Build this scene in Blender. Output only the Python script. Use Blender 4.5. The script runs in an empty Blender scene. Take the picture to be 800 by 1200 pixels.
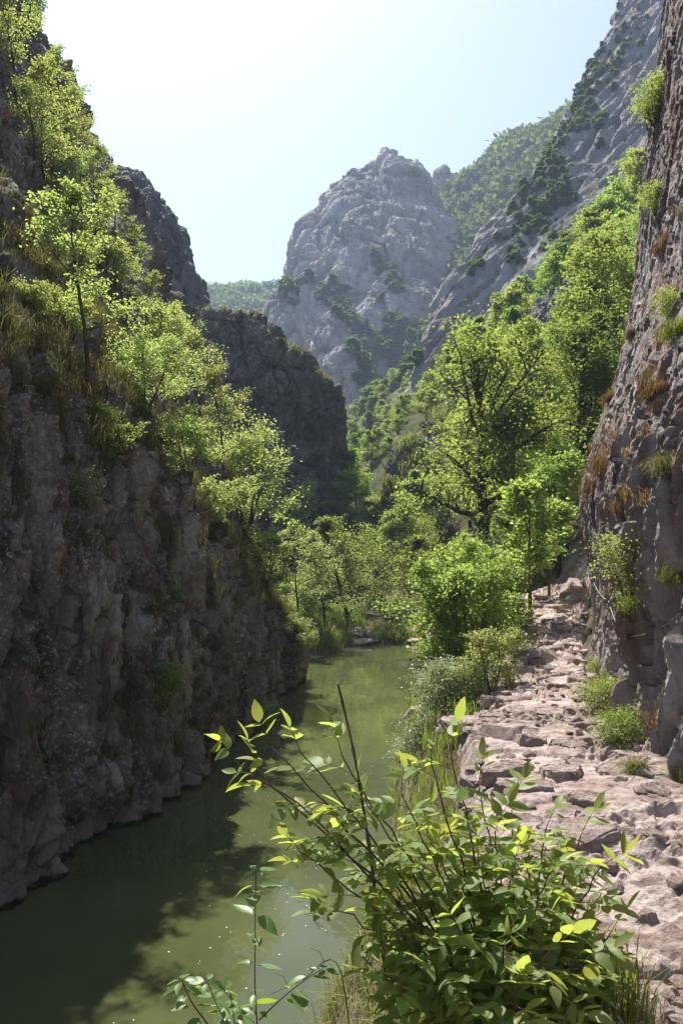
import bpy, math, random
import numpy as np
from mathutils import Vector
from mathutils.bvhtree import BVHTree

R = math.radians
SC = bpy.context.scene
COL = SC.collection

# ------------------------------------------------------------------ camera, sky, sun, exposure
E = 4.7                      # eye height above the water
FPX, CX, HY = 960.0, 400.0, 640.0
cam_d = bpy.data.cameras.new('camera')
cam = bpy.data.objects.new('camera', cam_d)
COL.objects.link(cam)
cam.location = (0, 0, E)
cam.rotation_euler = (R(90), 0, 0)
cam_d.sensor_fit = 'VERTICAL'
cam_d.sensor_height = 24.0
cam_d.lens = 24.0 * FPX / 1200.0
cam_d.shift_y = (HY - 600.0) / 1200.0
cam_d.clip_start = 0.05
cam_d.clip_end = 5000
SC.camera = cam

SUN_EL, SUN_AZ = 56.0, -19.0          # azimuth from +Y, negative = left
world = bpy.data.worlds.new('World')
SC.world = world
world.use_nodes = True
wn = world.node_tree
sky = wn.nodes.new('ShaderNodeTexSky')
sky.sky_type = 'NISHITA'
sky.sun_disc = False
sky.sun_elevation = R(SUN_EL)
sky.sun_rotation = R(SUN_AZ)
sky.air_density = 1.0
sky.dust_density = 1.4
sky.ozone_density = 1.0
bg = wn.nodes['Background']
bg.inputs['Strength'].default_value = 0.092
wn.links.new(sky.outputs['Color'], bg.inputs['Color'])
sun_d = bpy.data.lights.new('sun', 'SUN')
sun_d.energy = 5.0
sun_d.angle = R(0.53)
sun_d.color = (1.0, 0.95, 0.87)
sun = bpy.data.objects.new('sun', sun_d)
COL.objects.link(sun)
sdir = Vector((math.sin(R(SUN_AZ)) * math.cos(R(SUN_EL)), math.cos(R(SUN_AZ)) * math.cos(R(SUN_EL)), math.sin(R(SUN_EL))))
sun.rotation_euler = sdir.to_track_quat('Z', 'Y').to_euler()
sun.location = (-40, 40, 90)
vs = SC.view_settings
vs.view_transform = 'Standard'
vs.look = 'None'
vs.gamma = 1.0
vs.use_curve_mapping = False
vs.exposure = 1.28
HAZE_DENSITY = 0.00062
cy = SC.cycles
cy.max_bounces = 7
cy.diffuse_bounces = 4
cy.glossy_bounces = 3
cy.transmission_bounces = 4
cy.volume_bounces = 0
cy.transparent_max_bounces = 6
cy.use_denoising = True
cy.caustics_reflective = False
cy.caustics_refractive = False
cy.sample_clamp_indirect = 6.0

rnd = random.Random(11)
RS = np.random.RandomState(5)


def P(px, py, d):
    return (float((px - CX) / FPX * d), float(d), float(E + (HY - py) / FPX * d))


# ------------------------------------------------------------------ noise
_perm = np.random.RandomState(3).permutation(256)
_perm = np.concatenate([_perm, _perm, _perm])
_g = np.random.RandomState(4).normal(size=(256, 3))
_g /= np.linalg.norm(_g, axis=1)[:, None]


def perlin(p):
    pi = np.floor(p).astype(np.int64)
    f = p - pi
    u = f * f * f * (f * (f * 6 - 15) + 10)
    pi &= 255
    out = 0
    for dx in (0, 1):
        wx = u[:, 0] if dx else 1 - u[:, 0]
        for dy in (0, 1):
            wy = u[:, 1] if dy else 1 - u[:, 1]
            for dz in (0, 1):
                wz = u[:, 2] if dz else 1 - u[:, 2]
                h = _perm[_perm[_perm[(pi[:, 0] + dx) & 255] + ((pi[:, 1] + dy) & 255)] + ((pi[:, 2] + dz) & 255)]
                g = _g[h]
                d = f - np.array([dx, dy, dz])
                out = out + wx * wy * wz * (g * d).sum(1)
    return out


def fbm(p, octv=5, gain=0.5, lac=2.03):
    a, s, o = 1.0, 0.0, 0.0
    q = np.array(p, dtype=float)
    for i in range(octv):
        s = s + a * perlin(q + 17.3 * i)
        a *= gain
        q = q * lac
    return s


def ridged(p, octv=5, gain=0.5, lac=2.03):
    a, s = 1.0, 0.0
    q = np.array(p, dtype=float)
    for i in range(octv):
        s = s + a * (1 - 2.2 * np.abs(perlin(q + 31.7 * i)))
        a *= gain
        q = q * lac
    return s * 0.5


_cr = np.random.RandomState(8).rand(256, 6)


def worley(p):
    """F1, F2, offset from the nearest cell point, six randoms of that cell"""
    pi = np.floor(p).astype(np.int64)
    n = len(p)
    f1 = np.full(n, 1e9)
    f2 = np.full(n, 1e9)
    idx = np.zeros(n, dtype=np.int64)
    off = np.zeros((n, 3))
    for dx in (-1, 0, 1):
        for dy in (-1, 0, 1):
            for dz in (-1, 0, 1):
                c = pi + np.array([dx, dy, dz])
                h = _perm[_perm[_perm[c[:, 0] & 255] + (c[:, 1] & 255)] + (c[:, 2] & 255)]
                q = p - (c + _cr[h, :3])
                d = (q * q).sum(1)
                b = d < f1
                f2 = np.where(b, f1, np.minimum(f2, d))
                f1 = np.where(b, d, f1)
                idx = np.where(b, h, idx)
                off[b] = q[b]
    return np.sqrt(f1), np.sqrt(f2), off, _cr[idx]


def blocky(p, tilt=0.9, crack=0.5):
    """broken-rock relief: tilted facets at different heights with cracks between"""
    f1, f2, off, r = worley(p)
    t = (r[:, 3:6] - 0.5) * 2
    h = (r[:, 0] - 0.5) * 1.2 + tilt * (t * off).sum(1)
    c = np.clip((f2 - f1) / 0.16, 0, 1)
    return h - crack * (1 - c)


# ------------------------------------------------------------------ mesh helpers
def mesh_arrays(name, v, quads=None, tris=None, smooth=True):
    me = bpy.data.meshes.new(name)
    v = np.asarray(v, dtype=np.float32)
    me.vertices.add(len(v))
    me.vertices.foreach_set('co', v.ravel())
    nq = 0 if quads is None else len(quads)
    nt = 0 if tris is None else len(tris)
    li, ls, lt = [], [], []
    if nq:
        li.append(np.asarray(quads, dtype=np.int32).ravel())
        ls.append(np.arange(nq, dtype=np.int32) * 4)
        lt.append(np.full(nq, 4, dtype=np.int32))
    if nt:
        li.append(np.asarray(tris, dtype=np.int32).ravel())
        ls.append(np.arange(nt, dtype=np.int32) * 3 + nq * 4)
        lt.append(np.full(nt, 3, dtype=np.int32))
    li = np.concatenate(li)
    me.loops.add(len(li))
    me.loops.foreach_set('vertex_index', li)
    me.polygons.add(nq + nt)
    me.polygons.foreach_set('loop_start', np.concatenate(ls))
    me.polygons.foreach_set('loop_total', np.concatenate(lt))
    me.polygons.foreach_set('use_smooth', np.full(nq + nt, smooth, dtype=bool))
    me.update(calc_edges=True)
    me.validate()
    return me


class MB:
    """collects quads and triangles, links them as one mesh object"""
    def __init__(s):
        s.v, s.q, s.t, s.n = [], [], [], 0

    def add(s, v, q=None, t=None):
        v = np.asarray(v, dtype=float)
        if q is not None and len(q):
            s.q.append(np.asarray(q) + s.n)
        if t is not None and len(t):
            s.t.append(np.asarray(t) + s.n)
        s.v.append(v)
        s.n += len(v)

    def tube(s, pts, rad, sides=5):
        pts = np.asarray(pts, dtype=float)
        n = len(pts)
        rad = np.broadcast_to(np.asarray(rad, dtype=float), (n,))
        tan = np.gradient(pts, axis=0)
        tan /= np.linalg.norm(tan, axis=1)[:, None] + 1e-9
        ref = np.array([1.0, 0.13, 0.07]) if abs(tan[0, 0]) < 0.8 else np.array([0.1, 1.0, 0.05])
        a = np.cross(tan, ref)
        a /= np.linalg.norm(a, axis=1)[:, None] + 1e-9
        b = np.cross(tan, a)
        ang = np.arange(sides) * 2 * math.pi / sides
        ring = pts[:, None, :] + rad[:, None, None] * (np.cos(ang)[None, :, None] * a[:, None, :] + np.sin(ang)[None, :, None] * b[:, None, :])
        v = ring.reshape(-1, 3)
        i = np.arange(n - 1)[:, None] * sides
        k = np.arange(sides)[None, :]
        k2 = (k + 1) % sides
        q = np.stack([i + k, i + k2, i + sides + k2, i + sides + k], -1).reshape(-1, 4)
        t = [[(n - 1) * sides + j, (n - 1) * sides + (j + 1) % sides, (n - 1) * sides + (j + 2) % sides] for j in range(0, sides - 2, 1)] if sides == 3 else None
        s.add(v, q, t)

    def batch(s, tv, tq, tt, org, frames, scale):
        """many copies of a template: org (n,3), frames (n,3,3) columns = axes, scale (n,) or (n,3)"""
        org = np.asarray(org, dtype=float)
        n, k = len(org), len(tv)
        if n == 0:
            return
        scale = np.asarray(scale, dtype=float)
        if scale.ndim == 1:
            scale = scale[:, None] * np.ones((1, 3))
        loc = tv[None] * scale[:, None, :]
        v = np.einsum('nij,nkj->nki', frames, loc) + org[:, None, :]
        o = (np.arange(n) * k)[:, None, None]
        q = (np.asarray(tq)[None] + o).reshape(-1, 4) if tq is not None and len(tq) else None
        t = (np.asarray(tt)[None] + o).reshape(-1, 3) if tt is not None and len(tt) else None
        s.add(v.reshape(-1, 3), q, t)

    def mesh(s, name, smooth=True):
        return mesh_arrays(name, np.concatenate(s.v), np.concatenate(s.q) if s.q else None, np.concatenate(s.t) if s.t else None, smooth)

    def build(s, name, m, parent=None, smooth=True):
        return link(name, s.mesh(name, smooth), m, parent)


def link(name, me, m, parent=None):
    o = bpy.data.objects.new(name, me)
    if m is not None and not me.materials:
        me.materials.append(m)
    COL.objects.link(o)
    if parent is not None:
        o.parent = parent
    return o


def tag(o, label=None, cat=None, group=None, kind=None):
    if label:
        o['label'] = label
    if cat:
        o['category'] = cat
    if group:
        o['group'] = group
    if kind:
        o['kind'] = kind
    return o


def empty(name, loc, rz=0.0, s=1.0):
    o = bpy.data.objects.new(name, None)
    o.empty_display_size = 0.2
    COL.objects.link(o)
    o.location = loc
    o.rotation_euler = (0, 0, rz)
    o.scale = (s, s, s)
    return o


def copy_tree(o):
    c = o.copy()
    COL.objects.link(c)
    for ch in o.children:
        d = ch.copy()
        COL.objects.link(d)
        d.parent = c
    return c


def resample(pts, n, w=None):
    """Catmull-Rom through control points, n samples, uniform in index (or given parameters 0..1)"""
    pts = np.asarray(pts, dtype=float)
    m = len(pts)
    t = (np.linspace(0, 1, n) if w is None else w) * (m - 1)
    i = np.clip(np.floor(t).astype(int), 0, m - 2)
    f = (t - i)[:, None]
    g = lambda k: pts[np.clip(k, 0, m - 1)]
    p0, p1, p2, p3 = g(i - 1), g(i), g(i + 1), g(i + 2)
    return 0.5 * (2 * p1 + (p2 - p0) * f + (2 * p0 - 5 * p1 + 4 * p2 - p3) * f * f + (3 * p1 - p0 - 3 * p2 + p3) * f ** 3)


def grid_from_rows(rows, nu, nv, wu=None, wv=None):
    rr = np.stack([resample(r, nu, wu) for r in rows])            # rows x nu x 3
    return np.stack([resample(rr[:, k], nv, wv) for k in range(nu)], axis=1)


def grid_normals(g):
    du = np.gradient(g, axis=1)
    dv = np.gradient(g, axis=0)
    n = np.cross(du, dv)
    n /= np.linalg.norm(n, axis=2)[:, :, None] + 1e-9
    return n


def grid_quads(nv, nu):
    i = np.arange(nv - 1)[:, None] * nu
    k = np.arange(nu - 1)[None]
    return np.stack([i + k, i + k + 1, i + nu + k + 1, i + nu + k], -1).reshape(-1, 4)


SURF = []          # (verts, quads) of every surface things can stand on


def grid_obj(name, g, m, kind='structure', cast=True, smooth=True):
    nv, nu = g.shape[:2]
    v = g.reshape(-1, 3)
    q = grid_quads(nv, nu)
    o = link(name, mesh_arrays(name, v, q, smooth=smooth), m)
    if kind:
        o['kind'] = kind
    if cast:
        SURF.append((v, q))
    return o


# ------------------------------------------------------------------ materials
class NT:
    def __init__(s, name):
        s.m = bpy.data.materials.new(name)
        s.m.use_nodes = True
        s.t = s.m.node_tree
        s.t.nodes.clear()
        s.out = s.t.nodes.new('ShaderNodeOutputMaterial')
        s.tc = s.t.nodes.new('ShaderNodeTexCoord').outputs['Object']
        s.geo = s.t.nodes.new('ShaderNodeNewGeometry')

    def n(s, typ, props=None, out=0, **inp):
        nd = s.t.nodes.new('ShaderNode' + typ)
        for k, v in (props or {}).items():
            setattr(nd, k, v)
        for k, v in inp.items():
            k = k.replace('_', ' ')
            key = int(k[1:]) if k[0] == 'i' and k[1:].isdigit() else k
            so = nd.inputs[key]
            if isinstance(v, bpy.types.NodeSocket):
                s.t.links.new(v, so)
            else:
                so.default_value = (*v, 1.0) if (so.type == 'RGBA' and len(v) == 3) else v
        return nd.outputs[out]

    def noise(s, scale, detail=6, rough=0.55, sc=(1, 1, 1), dist=0.0, loc=(0, 0, 0)):
        v = s.n('Mapping', Vector=s.tc, Scale=sc, Location=loc)
        return s.n('TexNoise', out='Fac', Vector=v, Scale=scale, Detail=float(detail), Roughness=rough, Distortion=dist)

    def ramp(s, f, a, b):
        return s.n('MapRange', {'interpolation_type': 'SMOOTHSTEP'}, i0=f, i1=a, i2=b)

    def mix(s, f, a, b):
        return s.n('Mix', {'data_type': 'RGBA'}, out=2, i0=f, i6=a, i7=b)

    def math(s, op, a, b=0.0):
        return s.n('Math', {'operation': op}, i0=a, i1=b)

    def facets(s, scale, sc=(1, 1, 1)):
        # broken-stone relief: every cell is a plane tilted its own way
        v = s.n('Mapping', Vector=s.tc, Scale=sc)
        vo = s.t.nodes.new('ShaderNodeTexVoronoi')
        vo.inputs['Scale'].default_value = scale
        s.t.links.new(v, vo.inputs['Vector'])
        off = s.n('VectorMath', {'operation': 'SUBTRACT'}, i0=v, i1=vo.outputs['Position'])
        tl = s.n('VectorMath', {'operation': 'SUBTRACT'}, i0=vo.outputs['Color'], i1=(0.5, 0.5, 0.5))
        d = s.n('VectorMath', {'operation': 'DOT_PRODUCT'}, out='Value', i0=off, i1=tl)
        return s.math('MULTIPLY', d, scale)

    def normal_z(s):
        return s.n('SeparateXYZ', out=2, Vector=s.geo.outputs['Normal'])

    def pos_z(s):
        return s.n('SeparateXYZ', out=2, Vector=s.geo.outputs['Position'])

    def bump(s, h, strength=0.6, dist=0.1, normal=None):
        kw = dict(Height=h, Strength=strength, Distance=dist)
        if normal is not None:
            kw['Normal'] = normal
        return s.n('Bump', **kw)

    def surface(s, sh):
        s.t.links.new(sh, s.out.inputs['Surface'])
        return s.m


def rock_mat(name, dark, mid, light, sc=1.0, lichen=(0.5, 0.48, 0.44), lich=0.5, stain=(0.06, 0.045, 0.035), stain_amt=0.6,
             moss=(0.05, 0.055, 0.018), moss_lo=0.35, moss_hi=0.75, moss_amt=0.9, bump=0.8, bd=0.08, rust=None, streak=0.3, wet=False, tilt=(0, 0, 0)):
    k = NT(name)
    a = k.noise(0.55 * sc, 9, 0.62)
    b = k.noise(2.3 * sc, 9, 0.65, sc=(1, 1, streak))
    c = k.mix(k.ramp(a, 0.36, 0.64), dark, mid)
    c = k.mix(k.ramp(b, 0.48, 0.72), c, light)
    if rust:
        r = k.noise(0.9 * sc, 7, 0.6, sc=(1, 1, 0.45), loc=(7, 3, 1))
        c = k.mix(k.math('MULTIPLY', k.ramp(r, 0.47, 0.64), 0.75), c, rust)
    st = k.noise(1.5 * sc, 6, 0.6, sc=(1.3, 1.3, 0.16), loc=(3, 1, 9))
    c = k.mix(k.math('MULTIPLY', k.ramp(st, 0.52, 0.66), stain_amt), c, stain)
    l = k.noise(14 * sc, 6, 0.8)
    l2 = k.noise(0.8 * sc, 3, 0.5, loc=(5, 5, 5))
    lm = k.math('MULTIPLY', k.ramp(l, 0.53, 0.60), k.ramp(l2, 0.38, 0.6))
    c = k.mix(k.math('MULTIPLY', lm, lich), c, lichen)
    nz = k.normal_z()
    mn = k.noise(1.8 * sc, 6, 0.65, loc=(1, 8, 2))
    mm = k.ramp(k.math('ADD', nz, k.math('MULTIPLY', k.math('SUBTRACT', mn, 0.5), 1.1)), moss_lo, moss_hi)
    mc = k.mix(k.noise(5 * sc, 4), moss, tuple(x * 2.0 for x in moss))
    c = k.mix(k.math('MULTIPLY', mm, moss_amt), c, mc)
    rough = 0.9
    if wet:
        pz = k.pos_z()
        w = k.math('ADD', pz, k.math('MULTIPLY', k.math('SUBTRACT', b, 0.5), 0.25))
        band = k.ramp(w, 0.40, 0.24)
        c = k.mix(k.math('MULTIPLY', band, 0.8), c, (0.33, 0.29, 0.24))
        c = k.mix(k.ramp(w, 0.10, 0.04), c, (0.025, 0.022, 0.015))
    h1 = k.noise(3.2 * sc, 12, 0.68, sc=(1, 1, 0.6))
    h2 = k.n('TexVoronoi', {'feature': 'DISTANCE_TO_EDGE'}, out='Distance', Vector=k.n('Mapping', Vector=k.tc, Scale=(1, 1, 0.55)), Scale=2.4 * sc)
    h = k.math('ADD', h1, k.math('MULTIPLY', k.ramp(h2, 0.0, 0.08), 0.22))
    h3 = k.noise(22 * sc, 6, 0.7)
    h = k.math('ADD', h, k.math('MULTIPLY', h3, 0.35))
    h = k.math('ADD', h, k.math('ADD', k.math('MULTIPLY', k.facets(4.5 * sc, (1, 1, 0.5)), 0.45), k.math('MULTIPLY', k.facets(13 * sc, (1, 1, 0.6)), 0.2)))
    nrm = k.bump(h, bump, bd / sc * 1.0)
    return k.surface(k.n('BsdfPrincipled', Base_Color=c, Roughness=rough, Normal=nrm, Specular_IOR_Level=0.25))


def leaf_mat(name, refl, trans, var=0.35, gloss=0.06, rough=0.45, tw=0.5, dry=None, dry_amt=0.0):
    k = NT(name)
    ri = k.geo.outputs['Random Per Island']
    oi = k.n('ObjectInfo', out='Random')
    br = k.math('ADD', 1.0 - var * 0.75, k.math('ADD', k.math('MULTIPLY', ri, var), k.math('MULTIPLY', oi, var * 0.5)))
    hue = k.math('ADD', 0.5, k.math('ADD', k.math('MULTIPLY', k.math('SUBTRACT', ri, 0.5), 0.03), k.math('MULTIPLY', k.math('SUBTRACT', oi, 0.5), 0.035)))
    def vary(c):
        return k.n('HueSaturation', Hue=hue, Saturation=1.0, Value=br, Color=(*c, 1.0))
    mt = k.math('ADD', 0.8, k.math('MULTIPLY', k.noise(55, 5, 0.7), 0.4)) if name in ('bush_leaf', 'sapling_leaf') else None
    if mt is not None:
        br = k.math('MULTIPLY', br, mt)
    a, b = vary(refl), vary(trans)
    if dry:
        rr = k.math('FRACT', k.math('MULTIPLY', ri, 37.7))
        f = k.ramp(rr, 1.0 - dry_amt - 0.05, 1.0 - dry_amt + 0.05)
        a = k.mix(f, a, dry)
        b = k.mix(f, b, tuple(x * 0.8 for x in dry))
    d = k.n('BsdfDiffuse', Color=a)
    t = k.n('BsdfTranslucent', Color=b)
    m = k.n('MixShader', Fac=tw, i1=d, i2=t)
    if gloss <= 0:
        return k.surface(m)
    g = k.n('BsdfGlossy', Color=(1, 1, 1), Roughness=rough)
    return k.surface(k.n('MixShader', Fac=gloss, i1=m, i2=g))


def bark_mat(name, a, b):
    k = NT(name)
    f = k.noise(9, 8, 0.65, sc=(1, 1, 0.25))
    c = k.mix(k.ramp(f, 0.35, 0.65), a, b)
    return k.surface(k.n('BsdfPrincipled', Base_Color=c, Roughness=0.9, Normal=k.bump(f, 0.7, 0.03), Specular_IOR_Level=0.2))


def plain_mat(name, col, rough=0.6, metal=0.0, nz=30, var=0.35):
    k = NT(name)
    f = k.noise(nz, 5)
    c = k.mix(f, tuple(x * (1 - var) for x in col), tuple(min(1, x * (1 + var)) for x in col))
    return k.surface(k.n('BsdfPrincipled', Base_Color=c, Roughness=rough, Metallic=metal))


M = {}
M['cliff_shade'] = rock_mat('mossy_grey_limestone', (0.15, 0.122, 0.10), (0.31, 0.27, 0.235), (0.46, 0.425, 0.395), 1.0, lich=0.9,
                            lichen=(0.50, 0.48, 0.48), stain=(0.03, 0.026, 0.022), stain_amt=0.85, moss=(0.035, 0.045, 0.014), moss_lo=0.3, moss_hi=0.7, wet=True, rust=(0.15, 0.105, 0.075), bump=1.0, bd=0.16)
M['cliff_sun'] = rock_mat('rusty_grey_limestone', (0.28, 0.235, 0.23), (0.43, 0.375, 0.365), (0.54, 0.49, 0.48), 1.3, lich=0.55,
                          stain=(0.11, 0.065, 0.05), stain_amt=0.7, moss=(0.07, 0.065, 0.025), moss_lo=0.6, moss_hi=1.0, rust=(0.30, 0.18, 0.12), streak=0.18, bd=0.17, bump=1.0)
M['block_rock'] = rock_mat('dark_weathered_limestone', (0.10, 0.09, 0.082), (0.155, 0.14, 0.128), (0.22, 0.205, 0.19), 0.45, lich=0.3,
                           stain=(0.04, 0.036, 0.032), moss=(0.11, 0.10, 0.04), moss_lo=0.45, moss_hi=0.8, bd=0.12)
M['far_rock'] = rock_mat('pale_grey_limestone', (0.24, 0.225, 0.22), (0.44, 0.415, 0.40), (0.58, 0.55, 0.53), 0.07, lich=0.2,
                         stain=(0.15, 0.135, 0.125), stain_amt=0.7, moss=(0.045, 0.055, 0.02), moss_lo=0.5, moss_hi=0.85, bd=0.16, rust=(0.33, 0.27, 0.22))
M['slab_rock'] = rock_mat('slabby_grey_limestone', (0.22, 0.205, 0.20), (0.36, 0.335, 0.33), (0.48, 0.455, 0.445), 0.11, lich=0.2,
                          stain=(0.15, 0.13, 0.12), stain_amt=0.6, moss=(0.05, 0.06, 0.022), moss_lo=0.56, moss_hi=0.8, bd=0.2, rust=(0.30, 0.25, 0.21))
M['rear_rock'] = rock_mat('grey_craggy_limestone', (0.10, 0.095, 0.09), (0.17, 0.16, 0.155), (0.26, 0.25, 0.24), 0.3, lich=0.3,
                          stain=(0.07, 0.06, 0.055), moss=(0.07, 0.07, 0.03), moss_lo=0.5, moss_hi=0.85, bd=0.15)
M['stone'] = rock_mat('pinkish_limestone', (0.30, 0.215, 0.18), (0.44, 0.345, 0.305), (0.56, 0.47, 0.43), 2.6, lich=0.3, lichen=(0.62, 0.57, 0.53),
                      stain=(0.20, 0.12, 0.09), stain_amt=0.45, moss=(0.12, 0.10, 0.05), moss_lo=1.15, moss_hi=1.5, moss_amt=0.5, streak=1.0, bd=0.07, bump=0.9)


def path_mat():
    k = NT('trodden_limestone')
    a = k.noise(1.1, 8, 0.62)
    b = k.noise(6, 9, 0.7)
    c = k.mix(k.ramp(a, 0.36, 0.62), (0.37, 0.28, 0.245), (0.52, 0.425, 0.385))
    c = k.mix(k.ramp(b, 0.5, 0.72), c, (0.64, 0.56, 0.52))
    d = k.noise(3.2, 7, 0.7, loc=(4, 2, 1))
    c = k.mix(k.math('MULTIPLY', k.ramp(d, 0.5, 0.66), 0.8), c, (0.22, 0.145, 0.115))
    g = k.noise(0.9, 5, 0.6, loc=(9, 1, 4))
    fine = k.noise(60, 4, 0.7)
    soil = k.mix(fine, (0.16, 0.105, 0.08), (0.38, 0.29, 0.245))
    c = k.mix(k.math('MULTIPLY', k.ramp(g, 0.57, 0.66), 0.8), c, soil)
    h = k.math('ADD', k.noise(7, 12, 0.7), k.math('MULTIPLY', k.noise(45, 6, 0.7), 0.35))
    wv = (1.0, 1.7, 1.0)
    h = k.math('ADD', h, k.math('ADD', k.math('MULTIPLY', k.facets(6.0, wv), 0.9), k.math('MULTIPLY', k.facets(15.0, wv), 0.5)))
    return k.surface(k.n('BsdfPrincipled', Base_Color=c, Roughness=0.85, Normal=k.bump(h, 1.0, 0.06), Specular_IOR_Level=0.25))


M['path'] = path_mat()


def ground_mat():
    k = NT('bank_soil_and_scrub')
    a = k.noise(0.8, 8, 0.65)
    b = k.noise(6, 8, 0.7)
    c = k.mix(k.ramp(a, 0.38, 0.62), (0.06, 0.065, 0.022), (0.13, 0.10, 0.06))
    c = k.mix(k.ramp(b, 0.5, 0.7), c, (0.17, 0.135, 0.09))
    nz = k.normal_z()
    py = k.n('SeparateXYZ', out=1, Vector=k.geo.outputs['Position'])
    c = k.mix(k.math('MULTIPLY', k.ramp(nz, 0.62, 0.42), k.ramp(py, 40.0, 26.0)), c, (0.22, 0.18, 0.155))
    c = k.mix(k.math('MULTIPLY', k.ramp(py, 45.0, 60.0), 0.8), c, (0.05, 0.062, 0.02))
    h = k.math('ADD', k.noise(5, 12, 0.7), k.math('MULTIPLY', k.noise(40, 5, 0.7), 0.3))
    return k.surface(k.n('BsdfPrincipled', Base_Color=c, Roughness=0.95, Normal=k.bump(h, 0.9, 0.08), Specular_IOR_Level=0.1))


M['ground'] = ground_mat()


def hill_mat():
    k = NT('scrubby_hillside')
    a = k.noise(0.05, 8, 0.65)
    c = k.mix(k.ramp(a, 0.4, 0.6), (0.035, 0.05, 0.015), (0.07, 0.075, 0.028))
    r = k.noise(0.025, 8, 0.65, loc=(30, 10, 4))
    c = k.mix(k.ramp(r, 0.58, 0.64), c, (0.30, 0.28, 0.26))
    return k.surface(k.n('BsdfPrincipled', Base_Color=c, Roughness=0.95, Normal=k.bump(k.noise(0.2, 10, 0.7), 0.8, 2.0), Specular_IOR_Level=0.1))


M['hill'] = hill_mat()


def water_mat():
    k = NT('silty_green_water')
    a = k.noise(0.35, 4, 0.5)
    c = k.mix(k.ramp(a, 0.35, 0.65), (0.056, 0.066, 0.024), (0.074, 0.085, 0.034))
    # slow river wavelets plus one set of rings where something broke the surface
    w = k.noise(1.6, 4, 0.55, sc=(1.0, 0.45, 1))
    w2 = k.noise(9, 3, 0.5, sc=(1.0, 0.55, 1))
    patch = k.ramp(k.noise(0.5, 2, 0.5, loc=(2, 4, 0)), 0.45, 0.62)
    RX, RY = -0.62, 9.9
    d = k.n('VectorMath', {'operation': 'DISTANCE'}, out='Value', i0=k.tc, i1=(RX, RY, 0.0))
    ring = k.math('SINE', k.math('MULTIPLY', k.math('ADD', d, k.math('MULTIPLY', w, 0.22)), 40.0))
    fade = k.math('MULTIPLY', k.ramp(d, 1.7, 0.25), ring)
    h = k.math('ADD', k.math('MULTIPLY', w, 0.35), k.math('MULTIPLY', k.math('MULTIPLY', w2, patch), 0.10))
    h = k.math('ADD', h, k.math('MULTIPLY', fade, 0.009))
    nrm = k.bump(h, 0.35, 0.06)
    return k.surface(k.n('BsdfPrincipled', Base_Color=c, Roughness=0.03, IOR=1.37, Normal=nrm, Specular_IOR_Level=0.5))


M['water'] = water_mat()
M['leaf_bush'] = leaf_mat('bush_leaf', (0.14, 0.215, 0.06), (0.52, 0.66, 0.11), 0.5, 0.02, 0.5, 0.5, dry=(0.28, 0.26, 0.06), dry_amt=0.02)
M['leaf_sap'] = leaf_mat('sapling_leaf', (0.09, 0.17, 0.04), (0.34, 0.48, 0.04), 0.3, 0.035, 0.45, 0.45)
M['leaf_light'] = leaf_mat('light_green_leaf', (0.15, 0.21, 0.045), (0.42, 0.51, 0.095), 0.5, 0.02, 0.45, 0.53)
M['leaf_left'] = leaf_mat('pale_green_leaf', (0.18, 0.23, 0.085), (0.47, 0.55, 0.13), 0.5, 0.025, 0.45, 0.55)
M['leaf_mid'] = leaf_mat('mid_green_leaf', (0.12, 0.18, 0.042), (0.37, 0.48, 0.075), 0.5, 0.015, 0.5, 0.52)
M['leaf_dark'] = leaf_mat('deep_green_leaf', (0.075, 0.125, 0.035), (0.25, 0.36, 0.055), 0.5, 0.01, 0.5, 0.5)
M['leaf_far'] = leaf_mat('far_leaf', (0.06, 0.10, 0.03), (0.15, 0.225, 0.04), 0.6, 0.0, 0.6, 0.5)
M['leaf_silver'] = leaf_mat('silvery_leaf', (0.27, 0.31, 0.18), (0.34, 0.40, 0.14), 0.5, 0.03, 0.4, 0.4)
M['grass'] = leaf_mat('green_grass', (0.13, 0.18, 0.045), (0.30, 0.38, 0.05), 0.6, 0.0, 0.5, 0.5, dry=(0.34, 0.28, 0.13), dry_amt=0.25)
M['grass_dry'] = leaf_mat('straw_grass', (0.30, 0.26, 0.12), (0.36, 0.34, 0.12), 0.5, 0.0, 0.5, 0.45, dry=(0.13, 0.18, 0.05), dry_amt=0.35)
M['grass_rust'] = leaf_mat('rusty_dead_grass', (0.28, 0.16, 0.075), (0.33, 0.18, 0.07), 0.6, 0.0, 0.5, 0.4, dry=(0.17, 0.19, 0.06), dry_amt=0.3)
M['grass_cliff'] = leaf_mat('ledge_grass', (0.08, 0.09, 0.03), (0.17, 0.18, 0.04), 0.6, 0.0, 0.5, 0.4, dry=(0.17, 0.10, 0.05), dry_amt=0.35)
M['bark'] = bark_mat('dark_bark', (0.035, 0.028, 0.022), (0.10, 0.085, 0.07))
M['bark_warm'] = bark_mat('brown_bark', (0.07, 0.045, 0.03), (0.17, 0.115, 0.075))
M['stem'] = bark_mat('purple_brown_stem', (0.07, 0.042, 0.03), (0.15, 0.10, 0.07))
M['stem_green'] = bark_mat('green_stem', (0.10, 0.15, 0.035), (0.16, 0.22, 0.05))
M['steel'] = plain_mat('galvanised_wire', (0.22, 0.20, 0.185), 0.6, 0.5)
M['iron'] = plain_mat('rusty_iron', (0.07, 0.05, 0.04), 0.7, 0.5)
M['fluff'] = plain_mat('white_seed_fluff', (0.8, 0.8, 0.76), 0.8)
M['petal'] = leaf_mat('cream_flower', (0.75, 0.74, 0.62), (0.3, 0.3, 0.2), 0.15, 0.0, 0.6, 0.3)

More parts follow.
